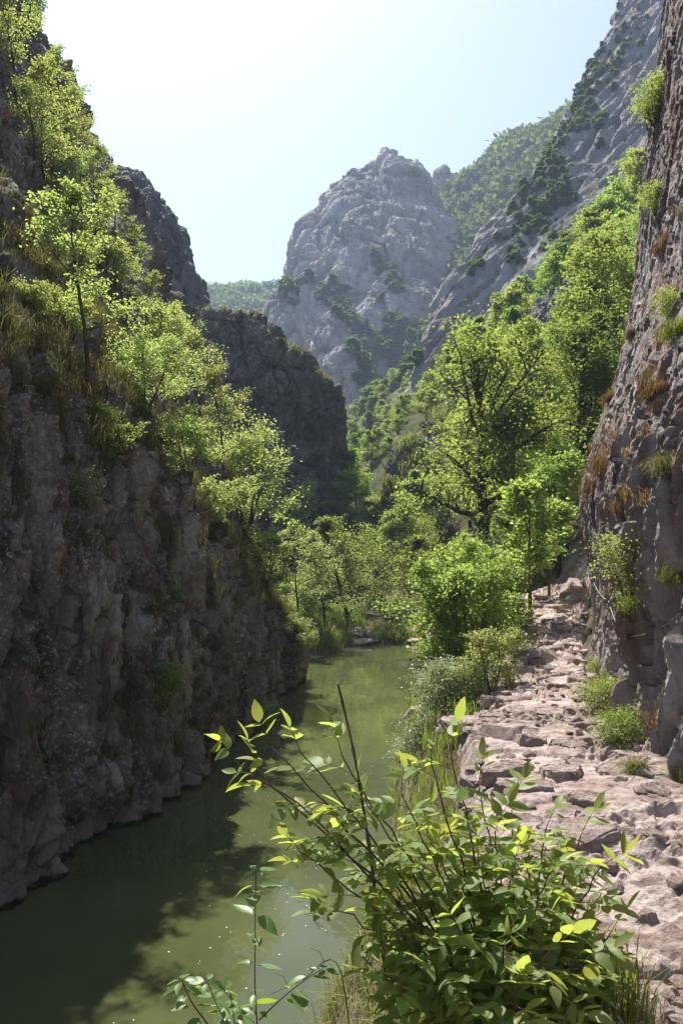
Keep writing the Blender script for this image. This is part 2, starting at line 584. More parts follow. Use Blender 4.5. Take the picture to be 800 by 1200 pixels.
# ------------------------------------------------------------------ the ground: one height field from the camera to the end of the valley
ST = [
    (-8, [(-30, -1.5), (-3.2, -1.5), (-1.4, -0.3), (-0.8, 1.0), (0.0, 2.6), (0.6, 3.0), (2.9, 3.1), (6, 3.4), (12, 6), (40, 30)]),
    (3, [(-30, -1.5), (-2.5, -1.5), (-0.9, 0), (-0.45, 1.2), (0.05, 2.2), (0.6, 2.9), (0.95, 3.02), (2.7, 3.05), (6, 3.3), (12, 6), (40, 30)]),
    (5, [(-30, -1.5), (-2.0, -1.5), (-0.6, 0), (-0.25, 1.0), (0.1, 2.0), (0.6, 2.65), (1.05, 3.0), (2.5, 3.05), (6, 3.4), (12, 8), (40, 34)]),
    (8, [(-30, -1.5), (-1.4, -1.5), (0.25, 0), (0.55, 1.2), (0.85, 2.1), (1.2, 2.9), (2.6, 3.0), (6, 3.5), (12, 10), (40, 38)]),
    (12, [(-30, -1.5), (-1.0, -1.5), (0.75, 0), (1.1, 1.0), (1.6, 2.2), (2.2, 2.72), (3.6, 2.85), (6, 3.3), (12, 11), (40, 42)]),
    (16, [(-30, -1.5), (-0.6, -1.5), (1.0, 0), (1.6, 1.1), (2.4, 2.3), (3.2, 2.9), (4.7, 3.05), (7, 4.0), (12, 12), (40, 46)]),
    (20, [(-30, -1.5), (-0.2, -1.5), (1.5, 0), (2.4, 1.1), (3.4, 2.5), (4.4, 3.5), (6.2, 3.7), (9, 8), (14, 17), (40, 50)]),
    (28, [(-30, -1.5), (-2, -1.5), (0.5, -1.5), (2.6, 0), (3.8, 1.2), (5, 2.3), (7, 4.2), (9, 7.5), (14, 16), (40, 52)]),
    (34, [(-30, 2.0), (-4, 1.2), (-2.3, 0.6), (-1.2, -0.2), (-0.4, -1.2), (2.6, -1.2), (3.5, 0), (5, 1.0), (8, 4), (12, 11), (16, 18), (40, 52)]),
    (37, [(-30, 2.0), (-3, 1.2), (-1.0, 0.7), (-0.1, 0.1), (0.5, -0.4), (3.4, -0.35), (4.4, 0.2), (6, 1.4), (8.5, 4.6), (12, 11), (16, 18), (40, 52)]),
    (41, [(-30, 2.0), (-3, 1.3), (-0.4, 0.8), (0.8, 0.4), (3.0, 0.45), (4.5, 0.7), (6, 1.6), (9, 6), (15, 17), (40, 52)]),
    (50, [(-30, 2.5), (-4, 1.5), (2, 1.3), (5, 2.2), (8, 6), (13, 13), (40, 47)]),
    (65, [(-30, 2), (-8, 2.0), (-4, 2.4), (2, 8), (8, 14.5), (40, 46)]),
    (100, [(-60, 8), (-18, 4), (-12, 6), (-1, 12.4), (10, 21), (40, 48), (80, 80)]),
    (200, [(-140, 40), (-60, 16), (-20, 20), (80, 90)]),
]


def ground_z(x, y):
    x = np.asarray(x, dtype=float)
    y = np.asarray(y, dtype=float)
    zs = np.stack([np.interp(x, [a for a, b in s], [b for a, b in s]) for _, s in ST])
    ys = np.array([s[0] for s in ST], dtype=float)
    yy = np.clip(y, ys[0], ys[-1])
    i = np.clip(np.searchsorted(ys, yy) - 1, 0, len(ys) - 2)
    f = (yy - ys[i]) / (ys[i + 1] - ys[i])
    f = f * f * (3 - 2 * f)
    a = np.take_along_axis(zs, i[None], 0)[0]
    b = np.take_along_axis(zs, (i + 1)[None], 0)[0]
    return a * (1 - f) + b * f


PATH = [(1.95, -4), (1.85, 0), (1.78, 2), (1.75, 3), (1.72, 4.5), (1.72, 6), (1.85, 8), (2.55, 11), (3.35, 14), (4.25, 17), (5.2, 20), (6.6, 24), (8.6, 27)]
_py = np.array([b for a, b in PATH], dtype=float)
_px = np.array([a for a, b in PATH], dtype=float)


def path_x(y):
    return np.interp(y, _py, _px)


def path_half(y):
    return np.interp(y, [0, 3, 6, 8, 11, 14, 20, 27], [1.15, 1.1, 1.0, 0.85, 0.85, 0.85, 0.9, 0.9])


def ground_h(x, y):
    """displaced ground"""
    z = ground_z(x, y)
    p = np.stack([x, y, np.zeros_like(x)], -1)
    big = np.clip((y - 25) / 60, 0, 1)
    z = z + (0.10 + 0.9 * big) * fbm(p * 0.45, 4) + 0.05 * fbm(p * 2.7, 4)
    slope = np.clip((ground_z(x + 0.15, y) - ground_z(x - 0.15, y)) / 0.3 - 0.6, 0, 1.2)
    z = z + slope * 0.22 * blocky(p * np.array([1.1, 0.9, 1]) + 3.1, 0.8, 0.3) * np.clip(1.6 - y / 60, 0.3, 1)
    return z


def make_ground():
    ys = np.concatenate([np.linspace(-8, 2, 40), np.linspace(2.05, 12, 190), np.linspace(12.1, 45, 230), np.linspace(45.4, 110, 140), np.linspace(111, 200, 50)])
    u = np.concatenate([np.linspace(-30, -3.2, 20), np.linspace(-3, 5, 260), np.linspace(5.1, 16, 120), np.linspace(16.3, 60, 80)])
    X, Y = np.meshgrid(u, ys)
    # widen with distance
    X = X + np.clip((Y - 60) / 140, 0, 1) * np.sign(X) * np.abs(X) * 1.0
    x, y = X.ravel(), Y.ravel()
    z = ground_h(x, y)
    d = np.abs(x - path_x(y)) / path_half(y)
    z = z - 0.30 * np.clip((1.02 - d) / 0.25, 0, 1) * (y < 28)
    g = np.stack([x, y, z], -1).reshape(*X.shape, 3)
    o = grid_obj('ground', g, M['ground'])
    tag(o, 'scrubby soil of the river bank and wooded slope', 'ground')


make_ground()


def path_h(x, y):
    p = np.stack([x, y, np.zeros_like(x)], -1)
    w = p + 0.18 * np.stack([perlin(p * 1.7), perlin(p * 1.7 + 9), np.zeros_like(x)], -1)
    k = np.interp(y, [0, 4, 9, 13, 18, 26], [0.85, 0.85, 1.1, 1.7, 2.4, 2.4])
    z = ground_z(x, y)
    q1 = np.stack([w[:, 0] * 1.5, w[:, 1] * 2.6, np.zeros_like(x) + 0.5], -1)
    q2 = np.stack([w[:, 0] * 4.0 + w[:, 1], w[:, 1] * 7.5, np.zeros_like(x) + 1.5], -1)
    q3 = np.stack([w[:, 0] * 10 - 2 * w[:, 1], w[:, 1] * 16, np.zeros_like(x) + 2.5], -1)
    keep = np.clip(0.5 + 1.8 * fbm(p * 0.8 + 4, 3), 0.12, 1)
    z = z + k * (0.06 * blocky(q1, 0.35, 0.25) + keep * (0.046 * blocky(q2, 0.7, 1.0) + 0.036 * blocky(q3, 1.0, 0.9)))
    z = z + 0.022 * fbm(p * 2.2, 3) + 0.010 * fbm(p * 14, 4, 0.6)
    return z


def make_path():
    ys = np.concatenate([np.linspace(-4, 2, 60), np.linspace(2.02, 9, 460), np.linspace(9.03, 26.5, 360)])
    us = np.linspace(-1.12, 1.12, 230)
    U, Y = np.meshgrid(us, ys)
    X = path_x(Y) + U * path_half(Y)
    x, y, u = X.ravel(), Y.ravel(), np.abs(U.ravel())
    e = np.clip((u - 0.78 - 0.15 * perlin(np.stack([x * 2, y * 2, x * 0], -1))) / 0.26, 0, 1)
    z = path_h(x, y) - 0.32 * e * e
    zg = z.reshape(X.shape)
    for _ in range(1):
        zg[1:-1] = 0.25 * zg[:-2] + 0.5 * zg[1:-1] + 0.25 * zg[2:]
        zg[:, 1:-1] = 0.25 * zg[:, :-2] + 0.5 * zg[:, 1:-1] + 0.25 * zg[:, 2:]
    g = np.stack([x, y, zg.ravel()], -1).reshape(*X.shape, 3)
    o = grid_obj('path', g, M['path'], smooth=False)
    tag(o, 'rough footpath of bare pinkish limestone along the cliff foot', 'path')


make_path()

# ------------------------------------------------------------------ water
wv = np.array([(-14, -8, 0), (14, -8, 0), (14, 46, 0), (-14, 46, 0)], dtype=float)
wo = link('water', mesh_arrays('water', wv, [[0, 1, 2, 3]]), M['water'])
tag(wo, 'still olive green river between the cliffs', 'water', kind='structure')


# ------------------------------------------------------------------ rock walls
def rock_disp(p, s=1.0, amp=1.0, flute=0.5, block=0.35, fine=0.06, vert=0.3):
    """cliff relief in metres for features of size about s metres"""
    q = p / s
    w = q + 0.5 * np.stack([perlin(q * 0.8), perlin(q * 0.8 + 7), perlin(q * 0.8 + 13)], -1)
    d = 0.55 * fbm(q * 0.35, 3)
    d = d + flute * (ridged(w * np.array([0.75, 0.75, 0.16]), 4) - 0.3)
    d = d + block * blocky(w * np.array([0.8, 0.8, vert * 0.8]) + 5, 0.9, 0.8)
    d = d + block * 0.5 * blocky(w * np.array([2.1, 2.1, vert * 3.0]) + 1, 1.0, 0.6)
    d = d + block * 0.22 * blocky(w * np.array([5.3, 5.3, vert * 9.0]) + 2, 1.0, 0.5)
    d = d + fine * 3.0 * fbm(q * 3.0, 5, 0.65)
    return amp * d


def vcracks(p, sx, sz, width, depth):
    w = p + 0.10 / sx * np.stack([perlin(p * sx * 1.3), perlin(p * sx * 1.3 + 5), p[:, 0] * 0], -1)
    f1, f2, _, r = worley(np.stack([w[:, 0] * sx, w[:, 1] * sx, w[:, 2] * sz], -1))
    return -depth * np.exp(-((f2 - f1) / width) ** 2) + depth * 0.7 * (r[:, 0] - 0.5)


# left cliff: wall rising from the water, brow, steep scrubby slope, ridge, back
base = [(-6.3, -2), (-6.0, 2), (-5.2, 6), (-4.45, 10), (-3.55, 13.2), (-2.8, 16.2), (-2.35, 20), (-2.0, 24), (-1.35, 27.6), (-1.9, 30.2), (-6, 32.0)]
brow = [(-7.2, -2, 8.4), (-6.8, 2, 8.2), (-5.9, 6.2, 8.0), (-5.0, 10.4, 7.6), (-4.2, 13.6, 7.2), (-3.6, 16.8, 6.6), (-3.2, 20.5, 5.4), (-2.9, 24.5, 4.1), (-2.1, 27.9, 2.4), (-2.8, 30.6, 2.3), (-6, 33, 2.5)]
mid = [(-9.5, -2, 15), (-9, 3, 15), (-8.4, 8, 14.5), P(-20, 205, 15.5), P(60, 315, 20), P(130, 400, 23), P(200, 480, 26), P(258, 566, 29), P(292, 640, 31), P(300, 670, 33), P(240, 680, 36)]
upper = [(-15, -3, 29), (-14.5, 4, 28), (-13.5, 12, 28), P(-30, -90, 27), P(38, 20, 33), P(95, 125, 38), P(138, 222, 42), P(180, 320, 45), P(222, 400, 46), P(240, 470, 47), P(200, 600, 48)]
rows = [
    [(x - 0.1, y, -1.6) for x, y in base],
    [(x, y, -0.2) for x, y in base],
    [(0.85 * x + 0.15 * b[0] + 0.1, 0.8 * y + 0.2 * b[1], 0.42 * b[2]) for (x, y), b in zip(base, brow)],
    [(0.3 * x + 0.7 * b[0] + 0.12, 0.3 * y + 0.7 * b[1], 0.83 * b[2]) for (x, y), b in zip(base, brow)],
    brow,
    [tuple(0.5 * (a + b) + (0.25 if i == 2 else 0) for i, (a, b) in enumerate(zip(p, q))) for p, q in zip(brow, mid)],
    mid,
    [tuple(0.5 * (a + b) for a, b in zip(p, q)) for p, q in zip(mid, upper)],
    upper,
    [(x - 6, y + 3, z - 2) for x, y, z in upper],
    [(x - 16, y + 6, z - 16) for x, y, z in upper],
]
wu = np.concatenate([np.linspace(0, 0.18, 40), np.linspace(0.185, 1, 560)])
wvv = np.concatenate([np.linspace(0, 0.42, 250), np.linspace(0.422, 0.8, 210), np.linspace(0.81, 1, 24)])
g = grid_from_rows(rows, len(wu), len(wvv), wu, wvv)
nrm = grid_normals(g)
pf = g.reshape(-1, 3)
vv = np.repeat(wvv, len(wu))
slope = np.clip((vv - 0.38) / 0.12, 0, 1)
far_ = np.clip((vv - 0.6) / 0.2, 0, 1)
d1 = rock_disp(pf, 1.0, 0.62, 0.5, 0.32, 0.05)
d2 = rock_disp(pf + 40, 1.5, 0.75, 0.3, 0.5, 0.07, vert=0.7)
d3 = rock_disp(pf + 80, 3.2, 1.5, 0.5, 0.55, 0.06, vert=0.45)
d1 = 0.75 * d1 + vcracks(pf, 0.75, 0.11, 0.09, 0.42) + vcracks(pf + 9, 2.0, 0.5, 0.07, 0.14) + 0.09 * blocky(pf * np.array([1.9, 1.9, 0.9]) + 6, 1.2, 0.6) + 0.045 * blocky(pf * np.array([4.4, 4.4, 2.4]) + 8, 1.2, 0.6)
dd = d1 * (1 - slope) + slope * (d2 * (1 - far_) + d3 * far_)
side = np.sign(nrm[len(wvv) // 4, len(wu) // 3, 0])
g = g + side * nrm * dd.reshape(len(wvv), len(wu))[:, :, None]
LEFT = g
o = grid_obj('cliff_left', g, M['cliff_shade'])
tag(o, 'tall shaded rock wall rising from the water on the left, scrub on its brow', 'cliff')

# right cliff beside the path
rbase = [(4.4, -4), (3.6, 0), (3.0, 3), (2.62, 5.0), (2.42, 6.2), (2.72, 8), (3.42, 11), (4.05, 13.4), (4.5, 14.4), (6.5, 15.4), (11, 17)]
prof = [(1.8, -0.1), (3.0, 0.05), (3.9, 0.08), (4.9, -0.08), (5.5, -0.12), (6.4, 0.10), (8.0, 0.6), (10.0, 0.9), (11.4, 1.02), (12.8, 1.2), (16.5, 2.0), (18, 4.5), (15, 9.0), (6, 11)]
rows = []
for z, dx in prof:
    rows.append([(x + dx * (1.0 if i < 9 else 0.6) + max(0.0, 1 - max(i - 3, 0) / 4.0) * 0.16 * max(0.0, z - 3.4), y + (0.25 * dx if i >= 8 else 0), z) for i, (x, y) in enumerate(rbase)])
wu = np.concatenate([np.linspace(0, 0.2, 40), np.linspace(0.203, 0.8, 420), np.linspace(0.81, 1, 40)])
wvv = np.concatenate([np.linspace(0, 0.72, 430), np.linspace(0.73, 1, 30)])
g = grid_from_rows(rows, len(wu), len(wvv), wu, wvv)
nrm = grid_normals(g)
pf = g.reshape(-1, 3)
zz, yy = pf[:, 2], pf[:, 1]
low = np.clip((6.4 - zz) / 1.5, 0, 1) * np.clip((10.5 - yy) / 2.5, 0, 1)
q = pf * np.array([1, 1, 1.0])
flute = ridged(np.stack([q[:, 0] * 1.3, q[:, 1] * 1.3, q[:, 2] * 0.12], -1) + 3, 3) - 0.35
d1 = rock_disp((pf + 20) * np.array([1, 1, 0.38]), 0.42, 0.10, 0.4, 0.36, 0.08, vert=0.5)
col = blocky(np.stack([q[:, 0] * 2.2, q[:, 1] * 3.1, q[:, 2] * 0.2], -1) + 8, 0.7, 0.8)
d = d1 * (1 + 0.4 * low) + low * (0.12 * flute + 0.10 * col) + (0.22 + 1.0 * low) * vcracks(pf, 2.3, 0.42, 0.06, 0.14) + (0.03 + 0.05 * low) * blocky(np.stack([q[:, 0] * 4.2, q[:, 1] * 4.2, q[:, 2] * 1.5], -1) + 2, 1.2, 0.5) + 0.35 * vcracks(pf + 4, 6.0, 0.7, 0.12, 0.05)
ledge = 0.05 * np.clip(1 - np.abs(zz - 6.3 - 0.4 * perlin(pf * 0.7)) / 0.5, 0, 1) * (yy < 11)
d = d + ledge
side = np.sign(nrm[len(wvv) // 4, len(wu) // 2, 0])
g = g - side * nrm * d.reshape(len(wvv), len(wu))[:, :, None]
RIGHT = g
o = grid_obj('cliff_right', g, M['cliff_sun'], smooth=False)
tag(o, 'near rust stained limestone wall at the right beside the path', 'cliff')


def mass(name, label, cols, mat, depth=8.0, s=2.0, amp=1.0, nu=160, nv=140, flute=0.5, block=0.4, fine=0.06, vert=0.35, backdrop=6.0, mids=None, topw=0.62, shear=None, smooth=False):
    """a free-standing rock: cols = (px_top, py_top, D_top, px_bottom, D_bottom, z_bottom)"""
    top = [P(c[0], c[1], c[2]) for c in cols]
    bot = [((c[3] - CX) / FPX * c[4], c[4], c[5]) for c in cols]
    rows = [bot]
    for t, bulge in (mids or [(0.33, 0.0), (0.66, 0.0)]):
        rows.append([tuple(a + (b - a) * (t if i != 1 else t ** 1.6) - (bulge if i == 1 else 0) for i, (a, b) in enumerate(zip(p, q))) for p, q in zip(bot, top)])
    rows.append(top)
    rows.append([(x * (1 + 0.5 * depth / y), y + depth * 0.5, z - 0.06 * depth) for x, y, z in top])
    rows.append([(x * (1 + depth / y), y + depth, z - 0.35 * depth) for x, y, z in top])
    rows.append([(x * (1 + (depth + backdrop) / y), y + depth + backdrop, bz[2]) for (x, y, z), bz in zip(top, bot)])
    n = len(rows) - 1
    tt = (len(mids) + 1 if mids else 3) / n
    w = np.concatenate([np.linspace(0, tt, int(nv * 0.75)), np.linspace(tt + 0.01, 1, nv - int(nv * 0.75))])
    g = grid_from_rows(rows, nu, len(w), None, w)
    nr = grid_normals(g)
    pf = g.reshape(-1, 3)
    if shear is not None:
        pf = pf @ np.asarray(shear).T
    d = rock_disp(pf + 13 * (len(name) % 7), s, amp * s, flute, block, fine, vert).reshape(g.shape[:2])
    k = g.shape[0] // 3
    sg = -np.sign(nr[k, nu // 2, 1])
    g = g + sg * nr * d[:, :, None]
    o = grid_obj(name, g, mat, smooth=smooth)
    tag(o, label, 'rock')
    return g


# the dark overhanging block that closes the river bend
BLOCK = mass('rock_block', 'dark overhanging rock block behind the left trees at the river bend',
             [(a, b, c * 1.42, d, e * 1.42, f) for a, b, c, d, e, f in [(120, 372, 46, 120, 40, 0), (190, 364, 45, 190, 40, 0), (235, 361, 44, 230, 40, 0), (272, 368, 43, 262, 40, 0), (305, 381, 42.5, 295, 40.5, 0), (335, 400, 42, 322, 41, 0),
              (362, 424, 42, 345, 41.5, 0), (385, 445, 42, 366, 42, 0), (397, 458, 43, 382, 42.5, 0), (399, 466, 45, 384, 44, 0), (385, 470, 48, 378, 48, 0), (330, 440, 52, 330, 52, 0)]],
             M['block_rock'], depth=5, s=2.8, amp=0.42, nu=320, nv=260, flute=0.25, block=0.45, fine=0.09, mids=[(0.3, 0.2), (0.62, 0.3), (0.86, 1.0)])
# craggy tower behind the left ridge
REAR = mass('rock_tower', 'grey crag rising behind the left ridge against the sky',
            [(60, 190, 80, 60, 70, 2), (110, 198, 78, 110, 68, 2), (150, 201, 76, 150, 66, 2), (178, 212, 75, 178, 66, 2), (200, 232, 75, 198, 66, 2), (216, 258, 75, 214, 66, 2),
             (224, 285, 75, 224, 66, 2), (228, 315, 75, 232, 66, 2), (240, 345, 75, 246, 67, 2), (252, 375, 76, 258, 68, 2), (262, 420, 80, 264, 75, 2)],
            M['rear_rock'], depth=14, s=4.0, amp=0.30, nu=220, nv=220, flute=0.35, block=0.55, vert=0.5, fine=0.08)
# shaded outcrops in the wooded slope
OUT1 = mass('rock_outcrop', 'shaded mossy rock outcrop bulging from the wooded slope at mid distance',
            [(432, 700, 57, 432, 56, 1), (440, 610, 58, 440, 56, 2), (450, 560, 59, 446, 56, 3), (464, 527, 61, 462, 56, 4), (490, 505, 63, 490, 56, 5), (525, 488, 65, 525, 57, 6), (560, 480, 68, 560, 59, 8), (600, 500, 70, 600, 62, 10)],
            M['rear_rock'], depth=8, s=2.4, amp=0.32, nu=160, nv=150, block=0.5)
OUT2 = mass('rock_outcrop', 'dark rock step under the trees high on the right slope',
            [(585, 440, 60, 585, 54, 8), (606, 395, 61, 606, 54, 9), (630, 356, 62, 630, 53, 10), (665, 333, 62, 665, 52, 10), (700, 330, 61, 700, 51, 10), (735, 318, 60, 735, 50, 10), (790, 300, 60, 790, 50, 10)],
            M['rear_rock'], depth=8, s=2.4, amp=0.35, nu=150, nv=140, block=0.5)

# central peak and the spires before it
PEAK = mass('peak', 'great hazy grey limestone peak closing the valley',
            [(300, 420, 330, 280, 255, -20), (318, 372, 330, 305, 250, -20), (340, 340, 330, 330, 245, -20), (349, 300, 332, 342, 240, -20), (362, 264, 334, 356, 238, -20), (378, 254, 336, 372, 236, -20), (388, 232, 338, 384, 234, -20), (402, 212, 340, 398, 232, -20),
             (425, 200, 342, 420, 230, -20), (438, 193, 344, 436, 230, -20), (458, 183, 345, 455, 230, -20), (478, 191, 345, 475, 230, -20), (496, 203, 344, 494, 230, -20), (508, 220, 342, 510, 232, -20), (518, 232, 340, 524, 234, -20),
             (530, 260, 338, 540, 236, -20), (538, 300, 336, 556, 240, -20), (548, 360, 334, 575, 245, -20), (560, 430, 330, 600, 250, -20)],
            M['far_rock'], depth=50, s=18.0, amp=0.30, nu=440, nv=400, flute=0.75, block=0.42, fine=0.055, vert=0.3, smooth=False, backdrop=60)
mass('pinnacle', 'small pale rock pinnacle just right of the great peak',
     [(500, 260, 400, 500, 380, 40), (508, 215, 400, 505, 380, 40), (516, 204, 400, 514, 380, 40), (524, 203, 400, 524, 380, 40), (531, 216, 400, 532, 380, 40), (545, 217, 400, 546, 380, 40), (558, 222, 400, 558, 380, 40), (566, 236, 400, 566, 380, 40), (570, 290, 400, 572, 380, 40)],
     M['far_rock'], depth=20, s=10, amp=0.28, nu=110, nv=100, backdrop=30)
mass('rock_spire', 'pale rock buttress at the left foot of the great peak',
     [(286, 470, 250, 280, 225, -10), (300, 400, 252, 292, 222, -10), (312, 366, 254, 306, 220, -10), (326, 350, 256, 322, 220, -10), (342, 348, 256, 342, 220, -10), (352, 372, 256, 358, 220, -10), (360, 420, 256, 372, 222, -10)],
     M['far_rock'], depth=20, s=9, amp=0.34, nu=120, nv=140, backdrop=30)
mass('rock_spire', 'tapering rock spire in front of the great peak, middle of three',
     [(350, 520, 236, 345, 215, -10), (362, 430, 238, 356, 212, -10), (374, 392, 240, 368, 210, -10), (388, 376, 240, 386, 210, -10), (400, 386, 240, 404, 210, -10), (416, 430, 240, 424, 212, -10), (430, 520, 240, 440, 214, -10)],
     M['far_rock'], depth=14, s=8, amp=0.34, nu=120, nv=140, backdrop=30)
mass('rock_spire', 'lowest rock spire before the peak, beside the dark block edge',
     [(368, 540, 205, 360, 190, -10), (380, 440, 206, 374, 188, -10), (394, 413, 207, 392, 186, -10), (408, 414, 207, 408, 186, -10), (420, 436, 207, 424, 187, -10), (430, 520, 207, 440, 190, -10)],
     M['far_rock'], depth=12, s=7, amp=0.32, nu=110, nv=120, backdrop=26)

# the big slabby mountain on the right
ridge = [P(830, -420, 210), P(762, -160, 200), P(738, -30, 190), P(722, 35, 182), P(700, 90, 172), P(676, 132, 165), P(654, 172, 158), P(628, 208, 152), P(602, 240, 146), P(572, 268, 141), P(540, 322, 136), P(511, 374, 131), P(486, 440, 127), P(470, 520, 124)]
foot = [P(1300, -380, 150), P(1120, -60, 138), P(1000, 60, 128), P(930, 140, 122), P(870, 220, 116), P(810, 290, 112), P(770, 330, 110), P(730, 370, 109), P(690, 410, 108), P(650, 440, 108), P(610, 470, 108), P(570, 500, 108), P(530, 540, 108), P(500, 580, 108)]
rows = [foot]
for t in (0.35, 0.7):
    rows.append([tuple(a + (b - a) * t for a, b in zip(p, q)) for p, q in zip(foot, ridge)])
rows.append(ridge)
rows.append([(x + 6, y + 10, z - 2) for x, y, z in ridge])
rows.append([(x + 26, y + 40, z - 45) for x, y, z in ridge])
g = grid_from_rows(rows, 420, 260)
nr = grid_normals(g)
pf = g.reshape(-1, 3)
# beds run along the ridge: sheared coordinates
bd = np.array([0.62, 0.25, 0.75]); bd /= np.linalg.norm(bd)
al = pf @ bd
perp = pf - al[:, None] * bd
pf2 = perp + (al * 0.22)[:, None] * bd
d = rock_disp(pf2, 9, 2.9, 0.5, 0.45, 0.08, vert=1.0) + 1.3 * ridged(pf2 * 0.21, 4)
sg = -np.sign(nr[80, 200, 1])
g = g + sg * nr * d.reshape(g.shape[:2])[:, :, None]
SLAB = g
o = grid_obj('mountain', g, M['slab_rock'])
tag(o, 'steep slabby grey mountain side climbing out of the frame at the upper right', 'mountain')


def hill(name, label, rows, nu, nv, amp, s):
    g = grid_from_rows(rows, nu, nv)
    nr = grid_normals(g)
    pf = g.reshape(-1, 3)
    d = amp * fbm(pf / s, 5)
    g = g + nr * d.reshape(g.shape[:2])[:, :, None]
    o = grid_obj(name, g, M['hill'])
    tag(o, label, 'hill')
    return g


HILL_R = hill('hillside', 'hazy wooded hillside behind the slabby mountain',
              [[P(470, 480, 240), P(560, 400, 235), P(660, 330, 230), P(780, 200, 230), P(900, 100, 230)],
               [P(490, 330, 320), P(560, 290, 310), P(640, 240, 300), P(740, 140, 300), P(880, 20, 300)],
               [P(495, 245, 410), P(545, 212, 400), P(600, 168, 385), P(655, 150, 370), P(760, 40, 360)],
               [P(495, 260, 470), P(545, 240, 470), P(600, 200, 460), P(655, 190, 450), P(760, 100, 440)]], 120, 120, 5.0, 26)
HILL_L = hill('hill', 'distant wooded hill in the gap left of the peak',
              [[P(120, 480, 420), P(240, 480, 420), P(340, 480, 420), P(480, 480, 420)],
               [P(100, 400, 480), P(240, 385, 480), P(340, 390, 480), P(480, 400, 480)],
               [P(80, 330, 560), P(240, 345, 560), P(340, 341, 560), P(480, 340, 560)],
               [P(80, 380, 640), P(240, 370, 640), P(340, 370, 640), P(480, 380, 640)]], 100, 80, 4.0, 30)

# ------------------------------------------------------------------ where things stand: rays from the eye against the built terrain
_v, _q, _o = [], [], 0
for v, q in SURF:
    _v.append(v)
    _q.append(q + _o)
    _o += len(v)
BV = BVHTree.FromPolygons(np.concatenate(_v).tolist(), np.concatenate(_q).tolist())


def hit(px, py):
    d = Vector(P(px, py, 1.0)) - Vector((0, 0, E))
    d.normalize()
    loc, n, i, t = BV.ray_cast(Vector((0, 0, E)), d, 2000)
    return loc, n


def drop(x, y, z0=60.0):
    loc, n, i, t = BV.ray_cast(Vector((x, y, z0)), Vector((0, 0, -1)), 200)
    return loc, n


# ------------------------------------------------------------------ foliage
LV = np.array([(0, 0, 0), (0.36, 0.45, 0.08), (0, 1, -0.06), (-0.36, 0.45, 0.08)], dtype=float)   # small leaf: two triangles on a fold
LT = [[0, 1, 2], [0, 2, 3]]


def broad_leaf(n=7, w=0.5, fold=0.14, curl=0.16):
    v, q = [], []
    for i in range(n):
        t = i / (n - 1)
        half = 0.5 * w * (math.sin(math.pi * t ** 0.82) ** 0.85 + 0.02) * (1.0 - 0.10 * t) if 0 < i < n - 1 else 0.006
        z = -curl * t * t
        v += [(-half, t, z + fold * half * 2), (0, t, z), (half, t, z + fold * half * 2)]
    for i in range(n - 1):
        a = i * 3
        q += [[a, a + 1, a + 4, a + 3], [a + 1, a + 2, a + 5, a + 4]]
    return np.array(v), q


BLS = [broad_leaf(7, 0.50, 0.14, 0.16), broad_leaf(7, 0.42, 0.24, 0.30), broad_leaf(7, 0.58, 0.08, 0.05), broad_leaf(7, 0.46, 0.18, -0.10), broad_leaf(7, 0.54, 0.05, 0.42)]
for _v, _q in BLS:
    _v += 0.016 * fbm(_v * np.array([9, 7, 5]) + 3.3 * len(_q) + _v[9, 0] * 50, 3)[:, None] * np.array([1, 0.4, 1.6])
BLV, BLQ = BLS[0]


def frames_from(dirs, ups):
    """columns: side, along, normal"""
    y = dirs / (np.linalg.norm(dirs, axis=1)[:, None] + 1e-9)
    x = np.cross(y, ups)
    x /= np.linalg.norm(x, axis=1)[:, None] + 1e-9
    z = np.cross(x, y)
    return np.stack([x, y, z], -1)


